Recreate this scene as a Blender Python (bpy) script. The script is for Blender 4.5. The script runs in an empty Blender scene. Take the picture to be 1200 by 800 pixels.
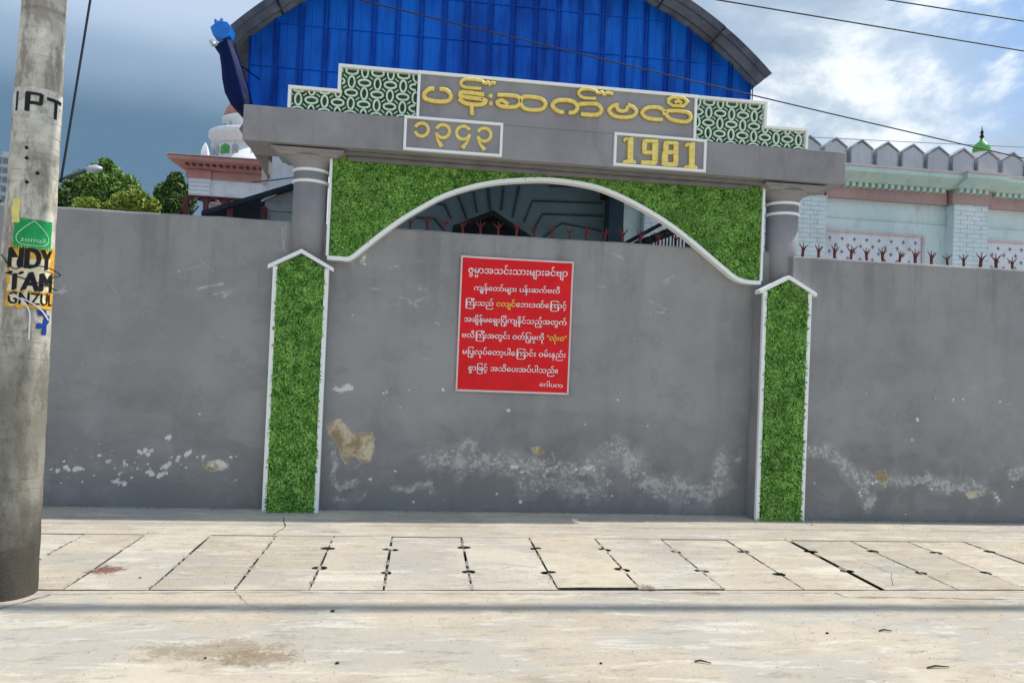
import bpy, bmesh, math, random
import numpy as np
from mathutils import Vector, Matrix
random.seed(7); rng = np.random.default_rng(7)
SC = bpy.context.scene
COL = SC.collection
rad = math.radians

# ------------------------------------------------------------------ camera
F, YAW, PITCH, ROLL, EYE = 838.18, 0.12338, 0.015582, 0.041069, 1.6
_cy, _sy = math.cos(YAW), math.sin(YAW)
FW = Vector((_sy*math.cos(PITCH), _cy*math.cos(PITCH), math.sin(PITCH)))
_r = Vector((_cy, -_sy, 0)); _u = _r.cross(FW)
RT = _r*math.cos(ROLL) + _u*math.sin(ROLL)
UP = _u*math.cos(ROLL) - _r*math.sin(ROLL)
cd = bpy.data.cameras.new('camera'); cam = bpy.data.objects.new('camera', cd); COL.objects.link(cam)
cd.sensor_width = 36; cd.lens = 36*F/1200; cd.clip_start = .05; cd.clip_end = 3000
m = Matrix((RT, UP, -FW)).transposed().to_4x4(); m.translation = Vector((0, 0, EYE)); cam.matrix_world = m
SC.camera = cam

def at(x, y, Y):
    """world (x, z) of the photo point (x, y) on the vertical plane at distance Y"""
    d = RT*(x-600) - UP*(y-400) + FW*F
    t = Y/d.y
    return d.x*t, EYE + d.z*t

# ------------------------------------------------------------------ light
SUN = Vector((.78, .05, 1)).normalized()
w = bpy.data.worlds.new('World'); SC.world = w; w.use_nodes = True
nt = w.node_tree; N = nt.nodes; L = nt.links
for n in list(N): N.remove(n)
def wn(t, **k):
    n = N.new(t)
    for a, b in k.items(): setattr(n, a, b)
    return n
sky = wn('ShaderNodeTexSky', sky_type='NISHITA', sun_disc=False)
sky.sun_elevation = math.asin(SUN.z); sky.sun_rotation = math.atan2(SUN.x, SUN.y)
b1 = wn('ShaderNodeBackground'); b1.inputs[1].default_value = .09; L.new(sky.outputs[0], b1.inputs[0])
tc = wn('ShaderNodeTexCoord'); sep = wn('ShaderNodeSeparateXYZ'); L.new(tc.outputs['Generated'], sep.inputs[0])
def wm(op, a, b=None, c=None, clamp=False):
    n = wn('ShaderNodeMath', operation=op, use_clamp=clamp)
    for i, v in enumerate((a, b, c)):
        if v is None: continue
        if isinstance(v, (int, float)): n.inputs[i].default_value = v
        else: L.new(v, n.inputs[i])
    return n.outputs[0]
def wmr(v, a, b, c=0., d=1.):
    n = wn('ShaderNodeMapRange', interpolation_type='SMOOTHSTEP')
    L.new(v, n.inputs[0])
    for i, q in enumerate((a, b, c, d)): n.inputs[i+1].default_value = q
    return n.outputs[0]
def wnoise(scale, det, sz, rough=.5, dist=0., off=0.):
    mp = wn('ShaderNodeMapping'); mp.inputs['Scale'].default_value = (1, 1, sz); mp.inputs['Location'].default_value = (off, off*.7, off*.3)
    L.new(tc.outputs['Generated'], mp.inputs[0])
    n = wn('ShaderNodeTexNoise'); n.inputs['Scale'].default_value = scale; n.inputs['Detail'].default_value = det
    n.inputs['Roughness'].default_value = rough; n.inputs['Distortion'].default_value = dist
    L.new(mp.outputs[0], n.inputs[0]); return n.outputs[0]
def wmix(f, a, b):
    n = wn('ShaderNodeMix', data_type='RGBA')
    if isinstance(f, (int, float)): n.inputs[0].default_value = f
    else: L.new(f, n.inputs[0])
    for i, v in ((6, a), (7, b)):
        if isinstance(v, tuple): n.inputs[i].default_value = (*v, 1)
        else: L.new(v, n.inputs[i])
    return n.outputs[2]
# a storm bank on the left half of the sky, broken bright cloud over the rest
n1 = wnoise(1.8, 4, 1.5, .40, .2, 3.1); n2 = wnoise(3.6, 9, 1.7, .60, .30, 7.7); n0 = wnoise(1.3, 4, 1.6, .5, .2, 1.7)
xs = wm('ADD', sep.outputs[0], wm('MULTIPLY', wm('SUBTRACT', n1, .5), .30))
zs = wm('ADD', sep.outputs[2], wm('MULTIPLY', wm('SUBTRACT', n0, .5), .10))
zs = wm('ADD', zs, wm('MULTIPLY', wm('SUBTRACT', n2, .5), .05))
storm = wm('MULTIPLY', wmr(xs, .24, -.14), wmr(sep.outputs[2], .62, .40))
cl = wmix(wmr(n2, .40, .60), (.36, .46, .59), (.60, .69, .76))
cl = wmix(wmr(n0, .50, .60), cl, (.27, .43, .70))
cl = wmix(wm('MULTIPLY', wmr(n2, .50, .60), wmr(n1, .36, .48)), cl, (.84, .88, .91))
cl = wmix(wmr(sep.outputs[2], .30, .10, 0, .65), cl, (.74, .80, .85))
stormc = wmix(wmr(zs, .08, .20), (.20, .30, .39), (.112, .196, .292))
stormc = wmix(wmr(zs, .25, .33), stormc, (.25, .35, .49))
stormc = wmix(wmr(zs, .32, .40), stormc, (.44, .55, .70))
clr = wm('ADD', sep.outputs[0], wm('ADD', wm('MULTIPLY', wm('SUBTRACT', n2, .5), .9), wm('MULTIPLY', wm('SUBTRACT', sep.outputs[2], .3), .6)))
cl = wmix(wm('MULTIPLY', wmr(clr, .54, .68), wmr(n2, .60, .46, .05, .95)), cl, (.25, .44, .77))
cl = wmix(storm, cl, stormc)
b2 = wn('ShaderNodeBackground'); L.new(cl, b2.inputs[0]); b2.inputs[1].default_value = 1.0
cover = wm('MAXIMUM', storm, wmr(n1, .30, .46, .60, .96))
mx = wn('ShaderNodeMixShader'); L.new(cover, mx.inputs[0]); L.new(b1.outputs[0], mx.inputs[1]); L.new(b2.outputs[0], mx.inputs[2])
out = wn('ShaderNodeOutputWorld'); L.new(mx.outputs[0], out.inputs[0])

sd = bpy.data.lights.new('sun', 'SUN'); sd.energy = 3.3; sd.angle = rad(.8); sd.color = (1, .955, .88)
so = bpy.data.objects.new('sun', sd); so.rotation_euler = SUN.to_track_quat('Z', 'Y').to_euler(); COL.objects.link(so)
SC.view_settings.view_transform = 'Standard'; SC.view_settings.look = 'None'
SC.view_settings.exposure = 0.30; SC.view_settings.gamma = 1; SC.view_settings.use_curve_mapping = False
try:
    SC.cycles.use_denoising = True; SC.cycles.max_bounces = 6
except Exception: pass

# ------------------------------------------------------------------ materials
class MT:
    def __init__(s, name, rough=.8, spec=.3):
        s.m = bpy.data.materials.new(name); s.m.use_nodes = True
        s.N = s.m.node_tree.nodes; s.L = s.m.node_tree.links
        s.b = s.N['Principled BSDF']; s.b.inputs['Roughness'].default_value = rough
        s.b.inputs['Specular IOR Level'].default_value = spec
        s.geo = s.N.new('ShaderNodeNewGeometry'); s.pos = s.geo.outputs['Position']
    def put(s, sock, v):
        if isinstance(v, (int, float)): sock.default_value = v
        elif isinstance(v, tuple): sock.default_value = (*v, 1) if len(v) == 3 and sock.type == 'RGBA' else v
        else: s.L.new(v, sock)
    def math(s, op, a, b=0., clamp=False):
        n = s.N.new('ShaderNodeMath'); n.operation = op; n.use_clamp = clamp
        s.put(n.inputs[0], a); s.put(n.inputs[1], b); return n.outputs[0]
    def noise(s, scale, det=4, rough=.55, sc=(1, 1, 1), dist=0., off=0., vec=None):
        mp = s.N.new('ShaderNodeMapping'); mp.inputs['Scale'].default_value = sc; mp.inputs['Location'].default_value = (off, off*.6, off*1.7)
        s.L.new(vec or s.pos, mp.inputs[0])
        n = s.N.new('ShaderNodeTexNoise'); n.inputs['Scale'].default_value = scale; n.inputs['Detail'].default_value = det
        n.inputs['Roughness'].default_value = rough; n.inputs['Distortion'].default_value = dist
        s.L.new(mp.outputs[0], n.inputs[0]); return n.outputs[0]
    def mr(s, v, a, b, c=0., d=1.):
        n = s.N.new('ShaderNodeMapRange'); n.interpolation_type = 'SMOOTHSTEP'; s.put(n.inputs[0], v)
        for i, q in enumerate((a, b, c, d)): n.inputs[i+1].default_value = q
        return n.outputs[0]
    def mix(s, f, a, b, mode='MIX'):
        n = s.N.new('ShaderNodeMix'); n.data_type = 'RGBA'; n.blend_type = mode
        s.put(n.inputs[0], f); s.put(n.inputs[6], a); s.put(n.inputs[7], b); return n.outputs[2]
    def attr(s, name):
        n = s.N.new('ShaderNodeAttribute'); n.attribute_name = name; return n.outputs['Fac']
    def xyz(s):
        n = s.N.new('ShaderNodeSeparateXYZ'); s.L.new(s.pos, n.inputs[0]); return n.outputs
    def rnd(s): return s.N.new('ShaderNodeObjectInfo').outputs['Random']
    def bump(s, h, dist=.003, st=.6):
        n = s.N.new('ShaderNodeBump'); n.inputs['Distance'].default_value = dist; n.inputs['Strength'].default_value = st
        s.L.new(h, n.inputs['Height']); s.L.new(n.outputs[0], s.b.inputs['Normal'])
    def col(s, v): s.put(s.b.inputs['Base Color'], v); return s

def simple(name, c, rough=.75, var=.18, scale=6, bump=.0015, bscale=60, spec=.3, metal=0., sc=(1, 1, 1)):
    t = MT(name, rough, spec)
    n = t.noise(scale, 6, .6, sc)
    dk = tuple(q*(1-var) for q in c); lt = tuple(min(1, q*(1+var)) for q in c)
    t.col(t.mix(t.mr(n, .3, .7), dk, lt)); t.b.inputs['Metallic'].default_value = metal
    if bump: t.bump(t.noise(bscale, 4), bump)
    return t.m

# grey wall paint; masks painted per vertex for peeled and salted places
def wall_mat():
    t = MT('grey_wall_paint', .78, .25)
    big = t.noise(.9, 5, .6, (1, 1, .8)); fine = t.noise(9, 6, .65); z = t.xyz()[2]
    c = t.mix(t.mr(big, .32, .68), (.275, .270, .268), (.355, .349, .346))
    c = t.mix(t.math('MULTIPLY', t.mr(fine, .45, .75), .35), c, (.36, .36, .36))
    st = t.noise(3.2, 5, .6, (1, 1, .18), off=4)            # faint vertical runs
    c = t.mix(t.math('MULTIPLY', t.mr(st, .52, .72), .28), c, (.205, .205, .207))
    tr = t.noise(2.2, 4, .6, (.22, 1, 1.8), dist=.5, off=9)          # trowel bands
    c = t.mix(t.math('MULTIPLY', t.mr(tr, .5, .7), .30), c, (.345, .350, .345))
    damp = t.math('ADD', z, t.math('MULTIPLY', t.math('SUBTRACT', t.noise(1.7, 6, .6, (1, 1, 1.6), dist=.6, off=2), .5), 1.7))
    c = t.mix(t.math('MULTIPLY', t.mr(damp, 1.25, .25), .52), c, (.150, .150, .148))
    n = t.noise(26, 7, .7, off=1); n2 = t.noise(70, 4, .7, off=5)
    nb = t.noise(8.5, 8, .72, dist=.5, off=6)
    sa = t.math('MINIMUM', t.attr('salt'), .9)
    nl = t.noise(4.2, 9, .74, dist=.25, off=16)
    e = t.math('ADD', t.math('MULTIPLY', t.mr(t.math('ADD', sa, t.math('MULTIPLY', t.math('SUBTRACT', nl, .5), 3.0)), .42, .80), .22), t.math('MULTIPLY', t.mr(t.math('ADD', sa, t.math('MULTIPLY', t.math('SUBTRACT', t.math('MAXIMUM', nb, t.math('MULTIPLY', n, .98)), .5), 3.2)), .92, 1.06), .50))
    e = t.math('MULTIPLY', e, t.mr(t.attr('salt'), .02, .30))
    c = t.mix(t.math('MULTIPLY', e, t.mr(n, .30, .58, .45, 1.)), c, (.60, .59, .55))
    rs_ = t.noise(5.5, 6, .65, (1, 1, .10), off=51)
    c = t.mix(t.math('MULTIPLY', t.mr(t.math('ADD', z, t.math('MULTIPLY', rs_, 1.2)), 2.35, 3.35), t.mr(rs_, .47, .62, 0, .28)), c, (.14, .14, .137))
    mot = t.noise(2.1, 8, .7, dist=.3, off=41)
    c = t.mix(t.math('MULTIPLY', t.mr(mot, .50, .60), .22), c, (.40, .395, .385))
    c = t.mix(t.math('MULTIPLY', t.mr(mot, .44, .36), .25), c, (.20, .20, .197))
    k = t.mr(t.math('ADD', t.attr('tan'), t.math('MULTIPLY', t.math('SUBTRACT', n, .5), .5)), .44, .54)
    tanc = t.mix(t.mr(t.noise(7, 5, .6, dist=.4), .40, .60), (.36, .27, .15), (.66, .56, .40))
    tanc = t.mix(t.mr(t.noise(30, 5, .7, off=12), .55, .7), tanc, (.22, .19, .14))
    c = t.mix(t.math('MULTIPLY', t.mr(t.math('ADD', t.attr('tan'), t.math('MULTIPLY', t.math('SUBTRACT', n, .5), .7)), .22, .34), .6), c, (.58, .56, .52))
    c = t.mix(k, c, tanc)
    ch = t.mr(t.math('ADD', t.attr('chip'), t.math('MULTIPLY', t.math('SUBTRACT', n2, .5), 1.6)), .62, .80)
    c = t.mix(ch, c, (.74, .73, .69))
    t.col(c)
    h = t.math('ADD', t.math('MULTIPLY', t.noise(3.5, 6, .6, (.7, 1, 1.5)), 1.8), t.math('MULTIPLY', fine, .25))
    h = t.math('SUBTRACT', h, t.math('MULTIPLY', t.math('MAXIMUM', k, ch), .25))
    t.bump(h, .012, .7)
    return t.m
M = {}
M['wall'] = wall_mat()
M['greydark'] = simple('grey_soffit_shade', (.20, .195, .19), .8, .16, 5, .002, 25)  # darker copy of the gate grey; underside shade put into the colour
def white_mat():
    t = MT('white_trim_paint', .6, .35)
    c = t.mix(t.mr(t.noise(14, 6, .7), .60, .80), (.93, .96, .93), (.72, .74, .70))
    t.col(c); t.bump(t.noise(40, 4), .002); return t.m
M['white'] = white_mat()
def turf_mat(name, a, b):
    t = MT(name, .55, .35)
    r = t.attr('tone')
    c = t.mix(r, a, b)
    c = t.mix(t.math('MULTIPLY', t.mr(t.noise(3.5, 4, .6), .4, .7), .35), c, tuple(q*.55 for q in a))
    t.col(c); t.b.inputs['Subsurface Weight'].default_value = 0.0
    return t.m
M['turf'] = turf_mat('artificial_turf', (.050, .19, .018), (.40, .72, .15))
M['turfback'] = simple('turf_backing', (.022, .07, .012), .9, .3, 20)
M['gold'] = simple('gold_paint', (1.0, .73, .20), .42, .16, 30, .001, 90, .4)
M['goldedge'] = simple('gold_edge_paint', (.42, .27, .05), .45, .2, 20, .0008, 90, .5)
M['lattice'] = simple('lattice_paint', (.70, .86, .70), .6, .1, 12)
M['latback'] = simple('lattice_backing', (.075, .15, .09), .8, .35, 12)
def blue_mat():
    t = MT('blue_steel_sheet', .5, .2)
    st = t.noise(7, 6, .6, (1, 1, .12), off=3); b = t.noise(1.6, 4, .6, (1, 1, .4))
    c = t.mix(t.mr(b, .35, .65), (.002, .07, .46), (.004, .17, .80))
    c = t.mix(t.math('MULTIPLY', t.mr(st, .52, .70), .60), c, (.003, .03, .24))
    c = t.mix(t.math('MULTIPLY', t.mr(t.noise(9, 6, .7, (1, 1, .1), off=8), .58, .74), .4), c, (.05, .30, .70))
    t.col(c); t.bump(t.noise(14, 3, .5, (1, 1, .3)), .002); return t.m
M['blue'] = blue_mat()
M['bluerib'] = simple('blue_rib_paint', (.003, .045, .36), .5, .3, 8, .001, 60, .15)
M['bluepipe'] = simple('shaded_blue_pipe', (.002, .010, .07), .55, .3, 6, .001, 60, .12)  # pipe blue darkened; its shaded side is put into the colour
M['bluebright'] = simple('lit_blue_hopper', (.01, .20, .75), .45, .2, 6, .001, 60, .5)  # same blue with the sunlit top put into the colour
M['zinc'] = simple('weathered_zinc', (.25, .27, .26), .5, .3, 5, .001, 50, .5, .3, (1, .3, 1))
M['zincseam'] = simple('dark_zinc_seam', (.07, .07, .07), .6, .3, 5)
M['spike'] = simple('maroon_iron', (.15, .028, .026), .5, .4, 40)
M['black'] = simple('black_iron', (.012, .013, .016), .5, .3, 20)
M['teal'] = simple('teal_ceiling_paint', (.30, .45, .44), .7, .1, 3)
M['tealdark'] = simple('teal_groove', (.09, .15, .155), .8, .2, 3)
M['slate'] = simple('dark_slate_column', (.06, .10, .12), .7, .2, 3)
def cyan_mat(name, a, b, blot=(.42, .44, .42), ba=.28):
    t = MT(name, .7, .3)
    c = t.mix(t.mr(t.noise(1.3, 5, .6), .35, .65), a, b)
    c = t.mix(t.math('MULTIPLY', t.mr(t.noise(2.2, 7, .7, (1, 1, .5), off=7), .50, .66), ba), c, blot)
    c = t.mix(t.math('MULTIPLY', t.mr(t.noise(4, 6, .7, (1, 1, .25)), .52, .72), .45), c, tuple(q*.62 for q in a))
    t.col(c); t.bump(t.noise(30, 3), .003); return t.m
M['grey'] = cyan_mat('grey_gate_paint', (.285, .278, .290), (.345, .337, .350), (.21, .205, .205), .35)
M['cyan'] = cyan_mat('pale_cyan_plaster', (.66, .80, .80), (.76, .87, .86))
M['cyanbrick'] = cyan_mat('pale_cyan_brick', (.72, .82, .84), (.84, .91, .92))
M['mint'] = cyan_mat('mint_cornice', (.55, .72, .66), (.64, .80, .72))
M['pink'] = cyan_mat('dusty_pink_plaster', (.45, .29, .275), (.55, .37, .35))
M['palepink'] = cyan_mat('pale_pink_trim', (.68, .54, .54), (.76, .62, .62))
M['salmon'] = cyan_mat('salmon_cornice', (.50, .22, .19), (.62, .30, .26))
M['merlon'] = cyan_mat('grey_merlon_plaster', (.50, .51, .55), (.60, .61, .65))
M['merlonedge'] = simple('grey_merlon_edge', (.40, .43, .45), .8, .2, 6)
M['offwhite'] = cyan_mat('offwhite_plaster', (.78, .80, .84), (.88, .89, .90))
M['dgreen'] = simple('green_shutter', (.10, .36, .10), .6, .2, 8)
M['domegreen'] = simple('green_dome_paint', (.10, .42, .07), .45, .2, 3)
M['navyroof'] = simple('navy_roof_sheet', (.015, .03, .05), .6, .3, 6)
M['maroonpost'] = simple('maroon_post_paint', (.13, .035, .04), .6, .3, 6)
M['corr'] = simple('grey_corrugated_sheet', (.40, .43, .46), .55, .2, 3)
M['shadow'] = simple('dark_interior_shade', (.02, .018, .018), .9, .3, 6)  # near-black stand-in for the shade inside the kiosk and lean-to
M['stargrey'] = simple('grey_star_tile', (.20, .22, .30), .6, .2, 8)
M['red'] = simple('red_vinyl', (.80, .0, .006), .33, .07, 5, .0008, 14, .35)
M['signwhite'] = simple('sign_white', (.86, .84, .84), .5, .04, 8, 0)
M['signpink'] = simple('sign_border_white', (.80, .62, .62), .5, .08, 8, 0)
M['yellow'] = simple('sign_yellow', (.90, .70, .10), .5, .05, 8, 0)
M['ink'] = simple('black_lettering', (.012, .012, .014), .6, .3, 20, 0)
M['ppgreen'] = simple('green_poster_paper', (.012, .34, .09), .45, .2, 9, .001, 20)
M['pporange'] = simple('orange_poster_paper', (.72, .38, .035), .6, .25, 30, .001, 20)
M['ppcream'] = simple('cream_poster_paper', (.78, .70, .48), .6, .15, 25, .001, 20)
M['ppyellow'] = simple('yellow_poster_paper', (.80, .70, .22), .6, .1, 20)
M['mintline'] = simple('mint_print', (.45, .85, .50), .5, .05, 20, 0)
M['tapeblue'] = simple('blue_tape', (.01, .05, .25), .4, .2, 20)
M['cable'] = simple('black_cable', (.02, .02, .022), .6, .2, 20)
M['greywire'] = simple('grey_wire', (.10, .11, .13), .6, .2, 20)
M['lampmetal'] = simple('street_lamp_metal', (.55, .57, .60), .45, .1, 10, 0, 60, .5, .3)
M['tower'] = simple('tower_concrete', (.50, .55, .57), .8, .1, .4, 0)
M['towerdark'] = simple('tower_window', (.22, .27, .30), .4, .1, .4, 0)
M['bark'] = simple('tree_bark', (.09, .065, .045), .9, .3, 10)
def leafm(name, a, b):
    t = MT(name, .5, .4); c = t.mix(t.attr('tone'), a, b); t.col(c)
    t.b.inputs['Transmission Weight'].default_value = 0
    return t.m
M['leaf'] = leafm('mango_leaves', (.035, .09, .016), (.26, .42, .08))
M['leafyellow'] = leafm('yellow_green_leaves', (.10, .18, .02), (.46, .54, .09))
M['leafdark'] = leafm('dark_leaves', (.022, .055, .014), (.13, .24, .05))
M['twig'] = simple('dry_twig', (.06, .04, .03), .9, .3, 30)
M['gapdark'] = simple('dark_gap_shade', (.018, .016, .014), .95, .4, 12)  # near-black for drain bed and slab sides; gap shade put into the colour
M['compound'] = simple('compound_concrete', (.34, .32, .29), .9, .15, 2)

def ground_mat(name, base, light, seedoff, pools):
    t = MT(name, .88, .2)
    big = t.noise(.55, 5, .6, off=seedoff); md = t.noise(2.6, 6, .62, (1, 1.6, 1), off=seedoff+2); fn = t.noise(38, 5, .65)
    c = t.mix(t.mr(big, .32, .68), base, light)
    c = t.mix(t.math('MULTIPLY', t.mr(md, .50, .72), .55), c, tuple(q*.78 for q in base))
    c = t.mix(t.math('MULTIPLY', t.mr(t.noise(1.4, 5, .6, (.5, 2.6, 1), dist=.7, off=seedoff+6), .52, .7), .4), c, tuple(min(1, q*1.14) for q in light))
    c = t.mix(t.math('MULTIPLY', t.mr(fn, .50, .70), .40), c, tuple(q*.62 for q in base))
    c = t.mix(t.math('MULTIPLY', t.mr(t.noise(1.1, 7, .68, (1, 1.8, 1), dist=.5, off=seedoff+13), .47, .57), .75), c, (.47, .435, .38))
    c = t.mix(t.math('MULTIPLY', t.mr(t.noise(.8, 6, .6, (1, 1.4, 1), off=seedoff+17), .53, .64), .6), c, (.68, .60, .46))
    c = t.mix(t.math('MULTIPLY', t.mr(t.noise(6, 8, .75, (.6, 2.2, 1), off=seedoff+19), .54, .63), .55), c, (.31, .275, .225))
    c = t.mix(t.math('MULTIPLY', t.mr(t.noise(3.4, 9, .78, (.5, 2.4, 1), dist=.4, off=seedoff+23), .53, .60), .6), c, (.70, .655, .565))
    c = t.mix(t.mr(t.noise(120, 3, .6, off=3), .64, .72), c, tuple(q*.40 for q in base))
    p = t.xyz(); nz = t.noise(7, 6, .7, dist=.4, off=seedoff+1); nf = t.noise(45, 5, .7, off=8)
    for x, y, rx, ry, colr, amt in pools:
        dx = t.math('DIVIDE', t.math('SUBTRACT', p[0], x), rx); dy = t.math('DIVIDE', t.math('SUBTRACT', p[1], y), ry)
        d = t.math('SQRT', t.math('ADD', t.math('MULTIPLY', dx, dx), t.math('MULTIPLY', dy, dy)))
        d = t.math('ADD', d, t.math('MULTIPLY', t.math('SUBTRACT', nz, .5), 2.6))
        d = t.math('ADD', d, t.math('MULTIPLY', t.math('SUBTRACT', nf, .5), 2.0))
        c = t.mix(t.math('MULTIPLY', t.mr(d, 1.0, .35), amt), c, colr)
    t.col(c); t.bump(t.math('ADD', t.noise(16, 6, .65), t.math('MULTIPLY', fn, .4)), .006, .7)
    return t
POOLS = [(-1.0, 3.88, .50, .17, (.20, .145, .075), .50), (-.75, 3.78, .30, .12, (.20, .14, .08), .55), (-2.08, 5.20, .14, .11, (.16, .035, .02), .85),
         (1.62, 4.84, .10, .09, (.17, .135, .10), .85), (-1.4, 3.3, .5, .2, (.33, .27, .20), .5), (2.0, 4.74, .18, .06, (.25, .18, .12), .6),
         (-.72, 6.32, .14, .06, (.36, .26, .14), .6)]
M['road'] = ground_mat('concrete_road', (.50, .425, .325), (.60, .525, .415), 0, POOLS).m  # the concrete's own cream tone, mottled and stained
def slab_mat():
    t = ground_mat('drain_slab_concrete', (.50, .43, .335), (.60, .53, .42), 11, POOLS)
    l = t.b.inputs['Base Color'].links[0].from_socket
    hs = t.N.new('ShaderNodeHueSaturation'); t.L.new(l, hs.inputs['Color'])
    t.L.new(t.mr(t.rnd(), 0, 1, .92, 1.05), hs.inputs['Value']); t.L.new(t.mr(t.math('FRACT', t.math('MULTIPLY', t.rnd(), 7.3)), 0, 1, .86, 1.10), hs.inputs['Saturation']); t.L.new(hs.outputs[0], t.b.inputs['Base Color'])
    return t.m
M['slab'] = slab_mat()
M['paveback'] = ground_mat('pavement_screed', (.49, .425, .335), (.58, .51, .41), 5, POOLS).m
M['crack'] = simple('crack_filling_dirt', (.10, .085, .07), .95, .3, 20)
def pole_mat():
    t = MT('pole_concrete', .9, .2); p = t.xyz()
    c = t.mix(t.mr(t.noise(5, 6, .65), .35, .65), (.46, .43, .36), (.70, .67, .57))
    c = t.mix(t.math('MULTIPLY', t.mr(t.noise(9, 6, .7, (1, 1, .35), off=2), .46, .60), .7), c, (.20, .185, .15))
    hb = t.noise(4.5, 5, .6, (.3, .3, 3.2), dist=.3, off=5)
    c = t.mix(t.math('MULTIPLY', t.mr(hb, .55, .68), .5), c, (.20, .185, .155))
    dz = t.math('ADD', p[2], t.math('MULTIPLY', t.math('SUBTRACT', t.noise(3.5, 6, .7), .5), .7))
    c = t.mix(t.math('MULTIPLY', t.mr(dz, 1.85, 1.2), .72), c, (.135, .128, .10))
    c = t.mix(t.math('MULTIPLY', t.mr(dz, .66, .28), .85), c, (.060, .052, .042))
    c = t.mix(t.math('MULTIPLY', t.mr(t.noise(60, 4, .7, off=4), .60, .70), .7), c, (.10, .09, .075))
    t.col(c); t.bump(t.math('ADD', t.noise(8, 6, .65), t.math('MULTIPLY', t.noise(60, 4), .4)), .01, .8); return t.m
M['pole'] = pole_mat()
def wp():
    t = MT('worn_white_band', .8, .2)
    t.col(t.mix(t.mr(t.noise(16, 6, .7), .42, .66), (.66, .65, .58), (.36, .33, .27))); t.bump(t.noise(50, 4), .003); return t.m
M['poleband'] = wp()

# ------------------------------------------------------------------ object helpers
def link(name, mesh, parent=None):
    o = bpy.data.objects.new(name, mesh); COL.objects.link(o)
    if parent is not None: o.parent = parent
    return o
def tag(o, label=None, cat=None, group=None, kind=None):
    if label: o['label'] = label
    if cat: o['category'] = cat
    if group: o['group'] = group
    if kind: o['kind'] = kind
    return o
def thing(name, label, cat, loc=(0, 0, 0), group=None):
    o = bpy.data.objects.new(name, None); COL.objects.link(o); o.location = loc; o.empty_display_size = .1
    return tag(o, label, cat, group)
class B:
    """collects shapes in world coordinates, then becomes one mesh object"""
    def __init__(s): s.b = bmesh.new()
    def box(s, x0, x1, y0, y1, z0, z1):
        r = bmesh.ops.create_cube(s.b, size=1)
        for v in r['verts']: v.co = Vector(((x0+x1)/2+v.co.x*(x1-x0), (y0+y1)/2+v.co.y*(y1-y0), (z0+z1)/2+v.co.z*(z1-z0)))
        return s
    def prism(s, poly, y0, y1):
        a = [s.b.verts.new((x, y0, z)) for x, z in poly]; c = [s.b.verts.new((x, y1, z)) for x, z in poly]
        n = len(poly); s.b.faces.new(a); s.b.faces.new(c[::-1])
        for i in range(n): s.b.faces.new((a[i], c[i], c[(i+1) % n], a[(i+1) % n]))
        return s
    def prismx(s, poly, x0, x1):       # poly of (y, z)
        a = [s.b.verts.new((x0, y, z)) for y, z in poly]; c = [s.b.verts.new((x1, y, z)) for y, z in poly]
        n = len(poly); s.b.faces.new(a); s.b.faces.new(c[::-1])
        for i in range(n): s.b.faces.new((a[i], c[i], c[(i+1) % n], a[(i+1) % n]))
        return s
    def prismz(s, poly, z0, z1):
        a = [s.b.verts.new((x, y, z1)) for x, y in poly]; c = [s.b.verts.new((x, y, z0)) for x, y in poly]
        n = len(poly); s.b.faces.new(a); s.b.faces.new(c[::-1])
        for i in range(n): s.b.faces.new((a[i], c[i], c[(i+1) % n], a[(i+1) % n]))
        return s
    def tube(s, pts, r, seg=8, closed=False, sy=1.):
        pts = [Vector(p) for p in pts]; n = len(pts); rings = []
        rr = r if isinstance(r, (list, tuple)) else [r]*n
        for i, p in enumerate(pts):
            a = pts[(i-1) % n] if (closed or i > 0) else p; c = pts[(i+1) % n] if (closed or i < n-1) else p
            d = (c-a).normalized()
            ref = Vector((0, 1, 0)) if abs(d.y) < .9 else Vector((0, 0, 1))
            e1 = d.cross(ref).normalized(); e2 = d.cross(e1).normalized()
            k = 1.0
            if (closed or 0 < i < n-1):
                d1 = (p-a).normalized(); k = 1/max(.6, abs(d.dot(d1)))
            ring = []
            for j in range(seg):
                th = 2*math.pi*(j+.5)/seg
                o1 = e1*math.cos(th)*rr[i]*k; o2 = e2*math.sin(th)*rr[i]*sy
                ring.append(s.b.verts.new(p+o1+o2))
            rings.append(ring)
        m_ = n if closed else n-1
        for i in range(m_):
            q, t = rings[i], rings[(i+1) % n]
            for j in range(seg): s.b.faces.new((q[j], q[(j+1) % seg], t[(j+1) % seg], t[j]))
        if not closed: s.b.faces.new(rings[0][::-1]); s.b.faces.new(rings[-1])
        return s
    def lathe(s, prof, cx, cy, seg=32, a0=0, cap=True):
        rings = []
        for r, z in prof:
            rings.append([s.b.verts.new((cx+r*math.cos(2*math.pi*j/seg+a0), cy+r*math.sin(2*math.pi*j/seg+a0), z)) for j in range(seg)])
        for q, t in zip(rings, rings[1:]):
            for j in range(seg): s.b.faces.new((q[j], q[(j+1) % seg], t[(j+1) % seg], t[j]))
        if cap: s.b.faces.new(rings[0][::-1]); s.b.faces.new(rings[-1])
        return s
    def obj(s, name, mat, parent=None, bevel=0, smooth=False):
        bmesh.ops.recalc_face_normals(s.b, faces=s.b.faces)
        me = bpy.data.meshes.new(name); s.b.to_mesh(me); s.b.free()
        me.materials.append(mat)
        if smooth: me.shade_auto_smooth(angle=rad(40)) if hasattr(me, 'shade_auto_smooth') else me.shade_smooth()
        o = link(name, me, parent)
        if parent is not None:
            o.location = -world_loc(parent)
        if bevel:
            md = o.modifiers.new('bevel', 'BEVEL'); md.width = bevel; md.segments = 2; md.limit_method = 'ANGLE'
        return o
def world_loc(o):
    v = Vector((0, 0, 0))
    while o is not None: v = v + o.location; o = o.parent
    return v
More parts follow.
